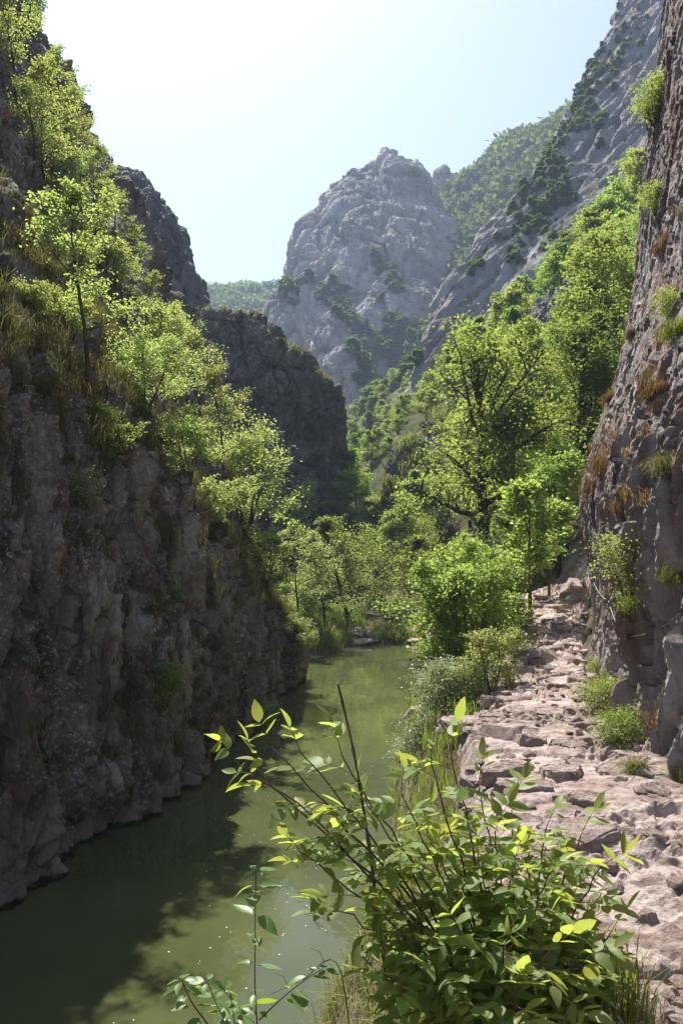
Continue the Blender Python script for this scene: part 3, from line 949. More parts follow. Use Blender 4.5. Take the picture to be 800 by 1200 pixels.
def gen_tree(seed, H=6.0, W=4.0, r=0.09, clear=0.25, n1=14, n2=5, n3=4, leaves=30, ls=0.1, up=0.25, spray=0.35, stems=1, lean=(0, 0), droop=0.0, sides=6, thick=1.0, top=1.0):
    rs = np.random.RandomState(seed)
    wood = MB()
    tips = []

    def path(p, d, L, n, jit, trop):
        pts = [p]
        for i in range(n):
            d = d + rs.normal(size=3) * jit + np.array([0, 0, trop])
            d /= np.linalg.norm(d)
            p = p + d * L / n
            pts.append(p)
        return np.array(pts), d

    for s in range(stems):
        a = s * 2.4 + rs.rand()
        d0 = np.array([lean[0] + (0.30 * math.cos(a) if stems > 1 else 0), lean[1] + (0.30 * math.sin(a) if stems > 1 else 0), 1.0])
        d0 /= np.linalg.norm(d0)
        b0 = np.array([0.06 * math.cos(a), 0.06 * math.sin(a), -0.25]) if stems > 1 else np.array([0, 0, -0.3])
        Hs = H * (0.8 + 0.25 * rs.rand() if stems > 1 else 1) * 0.86
        tr, _ = path(b0, d0, Hs, 10, 0.07, 0.03)
        wood.tube(tr, r * np.linspace(1.25, 0.2, len(tr)), sides)
        m1 = max(4, int(n1 / (stems ** 0.6)))
        for i in range(m1):
            t = clear + (1 - clear) * (i + rs.rand() * 0.8) / m1
            t = min(t, 0.985)
            k = t * (len(tr) - 1)
            ki = int(k)
            p = tr[ki] + (tr[min(ki + 1, len(tr) - 1)] - tr[ki]) * (k - ki)
            az = i * 2.39996 + rs.normal() * 0.4 + seed
            tt = (t - clear) / (1 - clear)
            prof = (math.sin(math.pi * (0.22 + 0.70 * tt)) ** 0.8) * (1 - 0.25 * tt * top)
            L = W * 0.5 * prof * (0.75 + 0.5 * rs.rand())
            el = up + 0.9 * tt + rs.normal() * 0.15
            d = np.array([math.cos(az) * math.cos(el), math.sin(az) * math.cos(el), math.sin(el)])
            br, de = path(p, d, L, 6, 0.13, 0.05 - droop)
            r1 = r * (0.42 - 0.2 * tt) * thick
            wood.tube(br, r1 * np.linspace(1, 0.25, len(br)), 4)
            for j in range(n2):
                t2 = 0.3 + 0.7 * (j + rs.rand()) / n2
                k2 = min(t2, 0.99) * (len(br) - 1)
                i2 = int(k2)
                p2 = br[i2] + (br[i2 + 1] - br[i2]) * (k2 - i2)
                d2 = de + rs.normal(size=3) * np.array([0.75, 0.75, 0.4]) + np.array([0, 0, 0.15 - droop])
                d2 /= np.linalg.norm(d2)
                b2, e2 = path(p2, d2, L * (0.5 - 0.15 * t2), 4, 0.16, 0.02 - droop)
                wood.tube(b2, r1 * 0.4 * np.linspace(1, 0.3, len(b2)), 3)
                for q in range(n3):
                    p3 = b2[min(1 + q, len(b2) - 1)]
                    d3 = e2 + rs.normal(size=3) * np.array([0.8, 0.8, 0.35])
                    d3 /= np.linalg.norm(d3)
                    tips.append((p3, d3, max(0.18, L * 0.22)))
    # leaves in flat sprays along each twig
    n = len(tips)
    tp = np.array([t[0] for t in tips])
    td = np.array([t[1] for t in tips])
    tl = np.array([t[2] for t in tips])
    idx = np.repeat(np.arange(n), leaves)
    m = len(idx)
    u = rs.rand(m)
    pos = tp[idx] + td[idx] * (tl[idx] * u)[:, None] + rs.normal(size=(m, 3)) * (tl[idx] * spray)[:, None] * np.array([1, 1, 0.45])
    nrm_ = np.array([0, 0, 1.0]) + rs.normal(size=(m, 3)) * 0.55
    dr = td[idx] * 0.6 + rs.normal(size=(m, 3)) * np.array([0.7, 0.7, 0.3]) + np.array([0, 0, -0.15])
    fr = frames_from(dr, nrm_)
    fol = MB()
    fol.batch(LV, None, LT, pos, fr, ls * (0.65 + 0.7 * rs.rand(m)))
    return wood.mesh('trunk'), fol.mesh('crown', False)


def tree(name, label, loc, meshes, leaf, bark='bark', rz=0.0, s=1.0, group=None, cat='tree', parts=('trunk', 'crown')):
    o = empty(name, loc, rz, s)
    tag(o, label, cat, group)
    a = link(parts[0], meshes[0], M[bark], o)
    b = link(parts[1], meshes[1], M[leaf], o)
    return o


def px_h(pixels, d):
    return pixels / FPX * d


# ---- left slope: trees and shrubs, each by where its foot meets the slope
AIRY = [gen_tree(101 + i, 5.0, 3.0, 0.055, 0.28, 12, 5, 4, 15, 0.088, 0.35, 0.42) for i in range(4)]
SHRUB = [gen_tree(131 + i, 2.4, 2.3, 0.03, 0.12, 14, 4, 4, 13, 0.085, 0.3, 0.45, stems=4) for i in range(3)]
FINE = [gen_tree(151 + i, 2.4, 2.3, 0.03, 0.12, 16, 5, 5, 16, 0.055, 0.45, 0.5, stems=4) for i in range(2)]

LEFT_TREES = [   # px, py of the foot, height in photo pixels, kind, mesh, label
    (104, 436, 205, 'A', 0, 'slender leaning tree with a bare dark trunk on the left slope brow'),
    (53, 245, 175, 'A', 1, 'light green tree with a thin trunk high on the left slope'),
    (66, 250, 120, 'A', 2, 'small pale tree crowding right behind the light green thin-trunked tree on the left slope'),
    (20, 120, 150, 'A', 3, 'pale tree in the upper left corner of the photo'),
    (70, 150, 110, 'A', 0, 'bushy tree against the dark crag just below the upper left corner'),
    (95, 215, 100, 'A', 1, 'pale tree whose crown touches the sky at the ridge of the left slope'),
    (148, 388, 110, 'A', 2, 'thin straight tree right of the slender leaning tree'),
    (135, 280, 75, 'A', 3, 'small sunlit tree below the ridge in front of the grey crag'),
    (45, 385, 62, 'S', 0, 'leafy shrub on the dark slope at the left edge'),
    (84, 395, 60, 'S', 1, 'loose pale shrub between the left edge shrub and the slender leaning tree'),
    (88, 330, 62, 'S', 2, 'sunlit shrub above the slender leaning tree foot'),
    (126, 330, 62, 'S', 0, 'sunlit bush crowding behind the slender leaning tree crown'),
    (128, 548, 62, 'S', 1, 'small vivid green bush in a notch of the left wall brow'),
    (168, 486, 95, 'F', 0, 'fine-leaved greyish rounded shrub on the left brow'),
    (205, 470, 110, 'A', 1, 'sunlit tree on the brow right of the greyish rounded shrub'),
    (190, 420, 70, 'S', 2, 'pale shrub behind the greyish rounded shrub'),
    (238, 520, 120, 'A', 2, 'pale leafy tree before the dark block, upper of the brow row'),
    (262, 560, 120, 'A', 3, 'bright leafy tree before the dark block, in the middle of the brow row'),
    (222, 560, 80, 'S', 0, 'grass green shrub rooted on the wall edge under the brow row'),
    (288, 620, 110, 'F', 1, 'feathery fine-leaved shrub before the dark block'),
    (316, 655, 95, 'A', 0, 'wide airy tree at the lower end of the brow row, before the dark block'),
    (262, 625, 75, 'S', 1, 'low shrub at the foot of the feathery fine-leaved shrub'),
    (345, 690, 120, 'A', 1, 'thin whitish green tree at the right foot of the dark block'),
    (306, 690, 80, 'S', 2, 'dim shrub in the shade under the brow row end'),
    (354, 735, 60, 'S', 0, 'shaded shrub at the water where the left wall ends'),
    (372, 722, 66, 'S', 1, 'pale shrub on the grassy bank below the dark block'),
    (348, 766, 50, 'S', 2, 'small bright sprig growing beside the end rock of the left wall'),
]
MASS = [(30, 60, 120), (40, 200, 130), (85, 270, 120), (110, 300, 105), (110, 240, 80), (75, 180, 100), (150, 330, 80), (170, 400, 90), (205, 450, 85)]
for k, (px, py, hp) in enumerate(MASS):
    LEFT_TREES.append((px, py, hp, 'A', k % 4, None))
LEFT_POS = []
for i, (px, py, hp, kd, mi, lab) in enumerate(LEFT_TREES):
    loc, n = hit(px, py)
    if loc is None:
        continue
    d = loc.y
    H0 = {'A': 5.0, 'S': 2.4, 'F': 2.4}[kd]
    s = px_h(hp, d) / H0
    ms = {'A': AIRY, 'S': SHRUB, 'F': FINE}[kd][mi]
    nm = {'A': 'slender_tree', 'S': 'shrub', 'F': 'shrub'}[kd]
    rootname = 'trunk' if kd == 'A' else 'stems'
    grp = None
    if lab is None:
        grp = 'pale trees crowding the left slope'
        lab = 'one of the pale sunlit trees crowding the steep left slope above the wall'
    if py > 420 and kd != 'S':
        s *= 1.2
    if loc.y > 60:
        continue
    tree(nm, lab, loc, ms, 'leaf_light' if i in (12, 18, 26) else 'leaf_left', 'bark', i * 1.3, s, group=grp, cat='tree' if kd == 'A' else 'shrub', parts=(rootname, 'crown' if kd == 'A' else 'foliage'))
    LEFT_POS.append(loc)

# ---- right bank and slope
BIG = gen_tree(201, 10.5, 7.0, 0.24, 0.38, 17, 6, 5, 14, 0.12, 0.35, 0.5, thick=1.25)
BIG2 = gen_tree(203, 10.5, 6.0, 0.15, 0.2, 17, 6, 5, 18, 0.12, 0.45, 0.5, thick=1.25)
BANK = gen_tree(211, 3.0, 2.5, 0.04, 0.10, 20, 6, 5, 14, 0.075, 0.5, 0.42, stems=5)
THIN = gen_tree(221, 3.4, 1.7, 0.045, 0.36, 12, 5, 4, 16, 0.09, 0.3, 0.45)
ROUND = [gen_tree(231 + i, 7.0, 5.2, 0.13, 0.14, 15, 6, 5, 19, 0.135, 0.3, 0.5) for i in range(4)]
MIDT = [gen_tree(251 + i, 7.0, 5.6, 0.12, 0.10, 14, 5, 4, 22, 0.24, 0.3, 0.5, sides=5) for i in range(4)]


def at_ground(px, d):
    x = (px - CX) / FPX * d
    loc, n = drop(x, d)
    return loc


HERO = [
    (566, 28, BIG, 1.0, 'leaf_mid', 'bark', 'tall airy tree with dark trunk and limbs rising behind the right bank shrubs', 0.6),
    (628, 38, BIG2, 0.98, 'leaf_mid', 'bark', 'tall thin-trunked tree right of the tall dark-trunked tree', 2.0),
    (520, 34, ROUND[0], 0.72, 'leaf_mid', 'bark', 'rounded tree over the water at the right bank, left of the dark-trunked tree', 1.0),
    (680, 30, ROUND[1], 1.05, 'leaf_dark', 'bark', 'dense deep green tree behind the right cliff edge', 0.0),
    (655, 24, ROUND[2], 0.62, 'leaf_mid', 'bark', 'leafy tree before the deep green tree, close to the right cliff', 0.4),
    (600, 24, ROUND[3], 0.42, 'leaf_light', 'bark', 'yellow-green tree in front of the dark-trunked tree trunk', 2.2),
    (530, 22, ROUND[1], 0.42, 'leaf_light', 'bark', 'bright rounded tree between the river and the dark-trunked tree', 2.9),
    (735, 36, ROUND[2], 1.0, 'leaf_light', 'bark', 'sunny yellow-green tree leaning out beside the upper right cliff edge', 1.7),
]
for px, d, ms, s, lf, bk, lab, rz in HERO:
    loc = at_ground(px, d)
    tree('broadleaf_tree', lab, loc, ms, lf, bk, rz, s)
loc = at_ground(553, 14)
tree('shrub', 'big bright green many-stemmed shrub on the bank left of the path', loc, BANK, 'leaf_light', 'bark_warm', 0.3, 0.84, cat='shrub', parts=('stems', 'foliage'))
loc = at_ground(574, 16.8)
tree('shrub', 'leafy green shrub standing behind the big bright many-stemmed shrub', loc, BANK, 'leaf_light', 'bark_warm', 2.3, 0.8, cat='shrub', parts=('stems', 'foliage'))
loc = at_ground(525, 19.5)
tree('shrub', 'light green shrub reaching over the water behind the many-stemmed shrub', loc, BANK, 'leaf_mid', 'bark_warm', 4.3, 0.85, cat='shrub', parts=('stems', 'foliage'))
loc, n = hit(621, 727)
tree('young_tree', 'young tree with a reddish brown trunk at the left edge of the path', loc, THIN, 'leaf_light', 'bark_warm', 0.8, 1.0)
loc, n = hit(643, 700)
tree('young_tree', 'small leafy sapling right of the reddish trunk by the upper path', loc, THIN, 'leaf_light', 'bark_warm', 2.6, 0.75)
# trees on the flat beyond the water
loc = at_ground(410, 42.5)
tree('broadleaf_tree', 'round dark-trunked tree on the flat bank at the far end of the river', loc, ROUND[0], 'leaf_light', 'bark', 1.5, 0.86)
loc = at_ground(446, 47)
tree('broadleaf_tree', 'mid green tree behind the stony bar, right of the round dark-trunked tree', loc, ROUND[3], 'leaf_mid', 'bark', 0.2, 0.85)
loc = at_ground(480, 48)
tree('broadleaf_tree', 'shaded tree between the stony bar and the mossy outcrop', loc, ROUND[2], 'leaf_mid', 'bark', 3.2, 0.85)

for px, d, k, h, lab in ((350, 36.5, 0, 1.1, 'pale thin tree on the grassy bank under the dark block, next to the wall end'), (380, 38.5, 2, 1.05, 'pale airy tree on the grassy bank hiding the lower right corner of the dark block')):
    tree('slender_tree', lab, at_ground(px, d), AIRY[k], 'leaf_left', 'bark', d, h)

# wooded slope: individuals scattered with spacing over the ground
spots = []
tries = 0
while len(spots) < 175 and tries < 12000:
    tries += 1
    d = 26 + 92 * rnd.random() ** 0.8
    px = rnd.uniform(370, 860)
    x = (px - CX) / FPX * d
    gz = float(ground_z(np.array([x]), np.array([d]))[0])
    if gz < 2.4 + 0.02 * d or gz > 75:
        continue
    py = HY - (gz - E) / d * FPX
    if 440 < px < 540 and 480 < py < 660 and 50 < d < 72:
        continue
    if 600 < px < 720 and 330 < py < 430 and 44 < d < 66:
        continue
    if d < 42 and px < 600:
        continue
    sp = 2.4 + 0.02 * d
    if any((x - a) ** 2 + (d - b) ** 2 < sp * sp for a, b, *_ in spots):
        continue
    spots.append((x, d, px, py))
for _ in range(60):
    d = rnd.uniform(118, 185)
    px = rnd.uniform(380, 500)
    spots.append(((px - CX) / FPX * d, d, px, 500.0))
protos = {}
for i, (x, d, px, py) in enumerate(spots):
    loc, n = drop(x, d, 120)
    if loc is None:
        continue
    if loc.z - float(ground_z(np.array([x]), np.array([d]))[0]) > 3:
        continue
    near = d < 48
    lf = rnd.choice(['leaf_mid', 'leaf_light', 'leaf_mid', 'leaf_light', 'leaf_dark'] if d < 70 else ['leaf_mid', 'leaf_mid', 'leaf_light', 'leaf_dark'])
    if py > 560 and px < 560:
        lf = rnd.choice(['leaf_light', 'leaf_mid'])
    k = rnd.randrange(4)
    s = rnd.uniform(0.62, 1.05) * (0.8 if d > 75 else 0.9)
    if d > 70 and px < 590:
        s *= 0.72
    key = (near, k, lf)
    if d >= 70:
        lab, grp = 'one of the small hazy green trees massed on the farthest part of the wooded slope', 'trees on the far wooded slope'
    elif px > 640:
        lab, grp = 'one of the sunlit green trees massed on the high slope behind the right cliff', 'trees on the high right slope'
    else:
        lab, grp = 'one of the mid green trees massed on the middle of the wooded slope', 'trees on the middle wooded slope'
    if key not in protos:
        me = (ROUND if near else MIDT)[k]
        me = (me[0], me[1].copy())
        me[1].materials.clear()
        o = tree('broadleaf_tree', lab, loc, me, lf, 'bark', rnd.uniform(0, 6.28), s, group=grp)
        protos[key] = o
    else:
        o = copy_tree(protos[key])
        o.location = loc
        o.rotation_euler = (0, 0, rnd.uniform(0, 6.28))
        o.scale = (s, s, s * rnd.uniform(0.9, 1.15))
        o['label'] = lab
        o['group'] = grp

# shrubs on the mountain slabs, the peak and the spires
TINY = [gen_tree(301 + i, 5.0, 5.5, 0.1, 0.08, 10, 4, 3, 14, 0.75, 0.3, 0.5, sides=4)[1] for i in range(3)]
for me in TINY:
    me.materials.append(M['leaf_far'])


def scatter_shrubs(regions, name, lab, grp, cat='shrub'):
    first = True
    for (poly, count, smin, smax) in regions:
        (x0, y0), (x1, y1), w = poly
        for k in range(count):
            t = rnd.random()
            px = x0 + (x1 - x0) * t + rnd.gauss(0, w)
            py = y0 + (y1 - y0) * t + rnd.gauss(0, w)
            loc, n = hit(px, py)
            if loc is None or loc.y < 90:
                continue
            o = bpy.data.objects.new(name, TINY[rnd.randrange(3)])
            COL.objects.link(o)
            o.location = (loc.x, loc.y, loc.z - 0.5)
            o.rotation_euler = (0, 0, rnd.uniform(0, 6.28))
            s = rnd.uniform(smin, smax)
            o.scale = (s, s, s * rnd.uniform(0.8, 1.2))
            tag(o, lab, cat, grp)


scatter_shrubs([(((668, 150), (738, 20), 13), 130, 0.12, 0.40), (((615, 225), (690, 120), 14), 100, 0.12, 0.40), (((610, 262), (650, 210), 15), 45, 0.12, 0.42), (((600, 300), (660, 235), 14), 40, 0.12, 0.42), (((540, 330), (590, 262), 8), 8, 0.2, 0.4)],
               'mountain_shrub', 'one of the green shrubs on the ledges of the slabby mountain at upper right', 'shrubs on the slabby mountain')
scatter_shrubs([(((375, 335), (430, 400), 8), 34, 0.5, 1.0), (((420, 400), (445, 500), 8), 34, 0.5, 1.0), (((440, 290), (460, 345), 6), 18, 0.4, 0.8), (((450, 380), (480, 440), 12), 44, 0.5, 1.0), (((330, 350), (350, 330), 5), 8, 0.5, 0.9)],
               'peak_shrub', 'one of the dark shrubs in the gullies below the great peak', 'shrubs below the great peak')


def far_wood(name, lab, g, count, rows_, size, leaf_n, seed):
    rs = np.random.RandomState(seed)
    nv, nu = g.shape[:2]
    mb = MB()
    for k in range(count):
        i = rs.randint(int(nv * rows_[0]), int(nv * rows_[1]))
        j = rs.randint(0, nu)
        c = g[i, j] + np.array([0, 0, size * 0.35])
        s = size * (0.6 + 0.7 * rs.rand())
        u = rs.normal(size=(leaf_n, 3))
        u /= np.linalg.norm(u, axis=1)[:, None]
        pos = c + u * (s * 0.5 * (0.55 + 0.5 * rs.rand(leaf_n)))[:, None] * np.array([1, 1, 0.95])
        fr = frames_from(rs.normal(size=(leaf_n, 3)), u + 0.5 * rs.normal(size=(leaf_n, 3)))
        mb.batch(LV, None, LT, pos, fr, s * 0.30 * (0.7 + 0.6 * rs.rand(leaf_n)))
    o = mb.build(name, M['leaf_far'], None, False)
    tag(o, lab, 'wood', kind='stuff')


far_wood('far_wood', 'hazy wood covering the hillside behind the slabby mountain', HILL_R, 1500, (0.05, 0.72), 6.5, 60, 1)
far_wood('far_wood', 'distant blue-green wood on the hill left of the peak', HILL_L, 800, (0.3, 0.72), 8, 60, 2)


# ------------------------------------------------------------------ grass
def blades(mb, org, nrm_, n_per, L, W, spread, rs, droop=0.5, hang=0.0):
    """tufts of bent blades, five-vertex strips"""
    org = np.asarray(org)
    m = len(org)
    idx = np.repeat(np.arange(m), n_per)
    k = len(idx)
    sc = (0.6 + 0.7 * rs.rand(m))[idx] * (0.6 + 0.6 * rs.rand(k)) * L
    az = rs.rand(k) * 2 * math.pi
    out = np.stack([np.cos(az), np.sin(az), np.zeros(k)], -1) + nrm_[idx] * np.array([1, 1, 0]) * hang
    base_ = org[idx] + rs.normal(size=(k, 3)) * (spread * np.array([1, 1, 0.25]))
    tl = (0.15 + 0.85 * rs.rand(k)) * droop
    upv = np.array([0, 0, 1.0])
    p0 = base_
    p1 = p0 + sc[:, None] * (0.5 * upv + 0.25 * tl[:, None] * out)
    p2 = p1 + sc[:, None] * ((0.42 - 0.45 * tl)[:, None] * upv + 0.5 * tl[:, None] * out)
    p3 = p2 + sc[:, None] * ((0.16 - 0.55 * tl)[:, None] * upv + 0.35 * tl[:, None] * out)
    sd = np.stack([-np.sin(az), np.cos(az), np.zeros(k)], -1) * (W * (0.6 + 0.8 * rs.rand(k)))[:, None]
    v = np.stack([p0 - sd, p0 + sd, p1 - sd * 0.9, p1 + sd * 0.9, p2 - sd * 0.55, p2 + sd * 0.55, p3], 1)
    o = (np.arange(k) * 7)[:, None, None]
    q = (np.array([[0, 1, 3, 2], [2, 3, 5, 4]])[None] + o).reshape(-1, 4)
    t = (np.array([[4, 5, 6]])[None] + o).reshape(-1, 3)
    mb.add(v.reshape(-1, 3), q, t)


def ledge_grass(name, lab, g, m, count, n_per, L, W, vrange, urange, zmin, seed, mask_s=0.6, hang=0.4, inv=1.0):
    rs = np.random.RandomState(seed)
    nv, nu = g.shape[:2]
    nr = grid_normals(g)
    if np.mean(nr[:, :, 2]) < 0:
        nr = -nr
    i = rs.randint(int(nv * vrange[0]), int(nv * vrange[1]), count * 12)
    j = rs.randint(int(nu * urange[0]), int(nu * urange[1]), count * 12)
    p, n = g[i, j], nr[i, j]
    ok = (n[:, 2] > zmin) & (fbm(p * mask_s + 3, 3) > -0.05) & (p[:, 2] > 0.25)
    p, n = p[ok][:count], n[ok][:count]
    mb = MB()
    blades(mb, p, n, n_per, L, W, L * 0.16, rs, 0.8, hang)
    o = mb.build(name, M[m], None, False)
    tag(o, lab, 'grass', kind='stuff')


NVL = LEFT.shape[0]
ledge_grass('ledge_grass', 'dark and rusty grass hanging on the ledges of the left cliff', LEFT, 'grass_cliff', 2600, 16, 0.42, 0.006, (0.30, 0.72), (0.1, 0.95), 0.28, 3)
ledge_grass('wall_grass', 'small grass tufts rooted in cracks of the left rock wall', LEFT, 'grass_cliff', 1000, 16, 0.30, 0.005, (0.14, 0.42), (0.15, 0.95), 0.30, 4)
ledge_grass('slope_grass', 'short dull grass on the upper left slope', LEFT, 'grass_cliff', 1200, 10, 0.28, 0.007, (0.5, 0.93), (0.12, 0.95), 0.2, 5)
ledge_grass('rim_grass', 'yellowish grass along the top of the dark block', BLOCK, 'grass_dry', 450, 8, 0.4, 0.014, (0.6, 0.92), (0.02, 0.98), 0.5, 6, hang=0.6)
ledge_grass('outcrop_grass', 'dull grass on the mossy outcrop of the wooded slope', OUT1, 'grass', 900, 10, 0.7, 0.02, (0.3, 0.95), (0.02, 0.98), 0.4, 7)
ledge_grass('crag_grass', 'rusty and green grass on ledges of the right cliff', RIGHT, 'grass_rust', 80, 26, 0.2, 0.0028, (0.12, 0.8), (0.22, 0.85), 0.34, 8, hang=0.8)


def ground_grass(name, lab, m, pts, n_per, L, W, spread, seed, droop=0.6):
    rs = np.random.RandomState(seed)
    mb = MB()
    blades(mb, pts, np.zeros((len(pts), 3)) + np.array([0, 0, 1.0]), n_per, L, W, spread, rs, droop)
    o = mb.build(name, M[m], None, False)
    tag(o, lab, 'grass', kind='stuff')
    return o


def spots_on(n, xr, yr, seed, test=None):
    rs = np.random.RandomState(seed)
    x = rs.uniform(*xr, n * 4)
    y = rs.uniform(*yr, n * 4)
    ok = np.abs(x - path_x(y)) > path_half(y) * (0.82 + 0.25 * rs.rand(n * 4))
    ok &= ground_z(x, y) > 0.15
    if test is not None:
        ok &= test(x, y)
    x, y = x[ok][:n], y[ok][:n]
    return np.stack([x, y, ground_h(x, y) - 0.02], -1)


ground_grass('bank_grass', 'straw and green grass on the near river bank', 'grass_dry', spots_on(900, (-0.5, 0.75), (2.4, 6.5), 21), 22, 0.22, 0.0022, 0.035, 22, 0.9)
ground_grass('bank_grass', 'fresh green grass clumps on the bank between bush and path', 'grass', spots_on(420, (0.5, 1.2), (5.5, 10.5), 23), 26, 0.19, 0.0024, 0.05, 24, 0.7)
ground_grass('bank_grass', 'green grass on the bank under the big bright shrub', 'grass', spots_on(700, (0.8, 3.2), (10.5, 24), 25), 16, 0.36, 0.005, 0.08, 26, 0.8)
ground_grass('cliff_foot_grass', 'straw coloured grass along the foot of the right cliff beside the path', 'grass_dry', spots_on(260, (1.9, 3.6), (5.2, 13), 61, lambda x, y: (x > path_x(y) + 0.6) & (fbm(np.stack([x, y, x * 0], -1) * 1.1, 3) > 0.0)), 26, 0.26, 0.0026, 0.05, 62, 0.9)
ground_grass('far_bank_grass', 'shaded green grass on the far left bank under the dark block', 'grass', spots_on(1600, (-5, 1.0), (32.5, 46), 27, lambda x, y: (x < 0.3) | (y > 41)), 14, 0.6, 0.014, 0.15, 28, 0.9)
ground_grass('far_bank_grass', 'light green tuft grass on the stony bar', 'grass', spots_on(160, (1.6, 3.4), (38.5, 41), 29), 20, 0.45, 0.012, 0.15, 30, 0.9)

# rusty tussocks and plants hanging on the right cliff, each a thing
TUSSOCKS = [
    (706, 552, 0.42, 'grass_rust', 'big rusty grass tussock overhanging the edge of the right cliff'),
    (690, 575, 0.30, 'grass_rust', 'smaller straw-rust tussock just below the big overhanging one'),
    (766, 465, 0.34, 'grass_rust', 'rusty tussock high on the right cliff face'),
    (776, 290, 0.34, 'grass_rust', 'rusty tussock near the top right of the cliff'),
    (790, 395, 0.30, 'grass', 'green tussock with rusty roots at the right frame edge'),
    (740, 395, 0.26, 'grass_rust', 'rusty tussock on the skyline edge of the right cliff'),
    (724, 600, 0.20, 'grass_rust', 'small brown tussock in the middle of the right cliff'),
    (785, 555, 0.26, 'grass_dry', 'yellowish tussock above the dark rock fins'),
    (792, 680, 0.24, 'grass', 'green tussock in the hollow between the rock fins'),
    (748, 905, 0.16, 'grass', 'green tuft at the foot of the rock fins beside the path'),
    (795, 915, 0.16, 'grass_dry', 'straw tuft at the cliff foot on the right frame edge'),
    (700, 470, 0.22, 'grass_rust', 'thin rusty tussock on the edge of the right cliff above the big one'),
]
for i, (px, py, L, m, lab) in enumerate(TUSSOCKS):
    loc, n = hit(px, py)
    if loc is None or loc.y > 20:
        loc, n = hit(px + 14, py)
    mb = MB()
    rs = np.random.RandomState(400 + i)
    pts = np.array([[0, 0, 0]]) + rs.normal(size=(9, 3)) * L * np.array([0.22, 0.22, 0.12])
    nn = np.tile(np.array([[n.x, n.y, 0.0]]), (9, 1))
    blades(mb, pts, nn, 60, L * 0.72, 0.0024, L * 0.10, rs, 1.15, 1.0)
    o = mb.build('grass_tussock', M[m], None, False)
    o.location = loc
    tag(o, lab, 'tussock', 'tussocks on the right cliff')

WP = gen_tree(501, 0.7, 0.55, 0.010, 0.05, 16, 4, 3, 10, 0.032, 0.4, 0.5, stems=5, sides=4)
WALL_PLANTS = [
    (735, 675, 0.95, 'leaf_left', 'pale leafy plant with cream flowers in the recess of the right cliff'),
    (742, 715, 0.6, 'leaf_light', 'lower green plant under the pale plant in the right cliff recess'),
    (705, 830, 0.85, 'leaf_light', 'yellow-green weed at the cliff foot right of the path'),
    (722, 870, 0.8, 'leaf_mid', 'green weed in front of the yellow-green weed at the cliff foot'),
    (700, 790, 0.6, 'leaf_light', 'small weed with yellow tips where the path meets the cliff'),
    (770, 240, 0.9, 'leaf_light', 'green sprig hanging high on the right cliff edge'),
    (785, 365, 0.6, 'leaf_light', 'green sprig beside the tussock on the right frame edge'),
    (768, 130, 1.3, 'leaf_light', 'leafy shrub sticking out of the top of the right cliff'),
    (92, 585, 1.2, 'leaf_silver', 'small plant with whitish leaves on the left wall'),
    (190, 815, 1.5, 'leaf_mid', 'dark leafy plant hanging on the left wall above the water'),
    (300, 850, 1.9, 'leaf_left', 'leafy shrub at the waterline of the left wall'),
    (205, 700, 0.7, 'leaf_mid', 'little green plant in a crack of the left wall'),
    (120, 500, 1.0, 'leaf_mid', 'green tuft of leaves under the left wall brow'),
]
for i, (px, py, s, lf, lab) in enumerate(WALL_PLANTS):
    loc, n = hit(px, py)
    if loc is None or (px > 600 and loc.y > 20):
        loc, n = hit(px + 16, py + 10)
    me = (WP[0], WP[1].copy())
    me[1].materials.clear()
    s *= 0.75
    o = tree('wall_plant', lab, loc, me, lf, 'stem', i * 1.1, s, cat='plant', parts=('stems', 'foliage'))
    if i == 0:
        rs = np.random.RandomState(9)
        for k in range(16):
            mb = MB()
            c = np.array([rs.normal() * 0.14, rs.normal() * 0.14 - 0.05, 0.35 + rs.rand() * 0.35])
            fr = frames_from(np.stack([np.cos(np.arange(6) * 1.047), np.sin(np.arange(6) * 1.047), np.full(6, 0.2)], -1), np.tile([[0.0, 0.0, 1.0]], (6, 1)))
            mb.batch(LV, None, LT, np.tile(c, (6, 1)), fr, np.full(6, 0.03))
            mb.build('flower', M['petal'], o, False)

# silvery shrub on the bank
SIL = gen_tree(511, 0.9, 1.3, 0.012, 0.05, 18, 5, 4, 11, 0.042, 0.2, 0.5, stems=7, sides=4)
for px, d, s, lab in ((532, 12.2, 0.95, 'silvery small-leaved shrub on the bank beside the water'), (500, 13.5, 0.8, 'lower silvery shrub hanging over the water, left of its larger neighbour')):
    loc = at_ground(px, d)
    tree('shrub', lab, loc, SIL, 'leaf_silver', 'stem', d, s, cat='shrub', parts=('stems', 'foliage'))
loc = at_ground(575, 11.6)
tree('shrub', 'low green shrub at the path edge under the big bright shrub', loc, SHRUB[0], 'leaf_light', 'stem', 1.0, 0.42, cat='shrub', parts=('stems', 'foliage'))

# ------------------------------------------------------------------ stones
def rock_mesh(seed, sx=1.0, sy=1.0, sz=0.6, sub=4):
    import bmesh
    bm = bmesh.new()
    bmesh.ops.create_icosphere(bm, subdivisions=sub, radius=0.5)
    v = np.array([x.co[:] for x in bm.verts])
    rs = np.random.RandomState(seed)
    # cut by random planes: flat broken faces
    for k in range(11):
        n = rs.normal(size=3)
        n /= np.linalg.norm(n)
        dcut = 0.26 + 0.16 * rs.rand()
        h = v @ n - dcut
        v = v - np.where(h > 0, h, 0)[:, None] * n * 0.93
    v = v * np.array([sx, sy, sz])
    v = v + 0.02 * fbm(v * 5 + seed, 4)[:, None]
    for x, c in zip(bm.verts, v):
        x.co = c
    me = bpy.data.meshes.new('stone')
    for f in bm.faces:
        f.smooth = False
    bm.to_mesh(me)
    bm.free()
    me.materials.append(M['stone'])
    return me


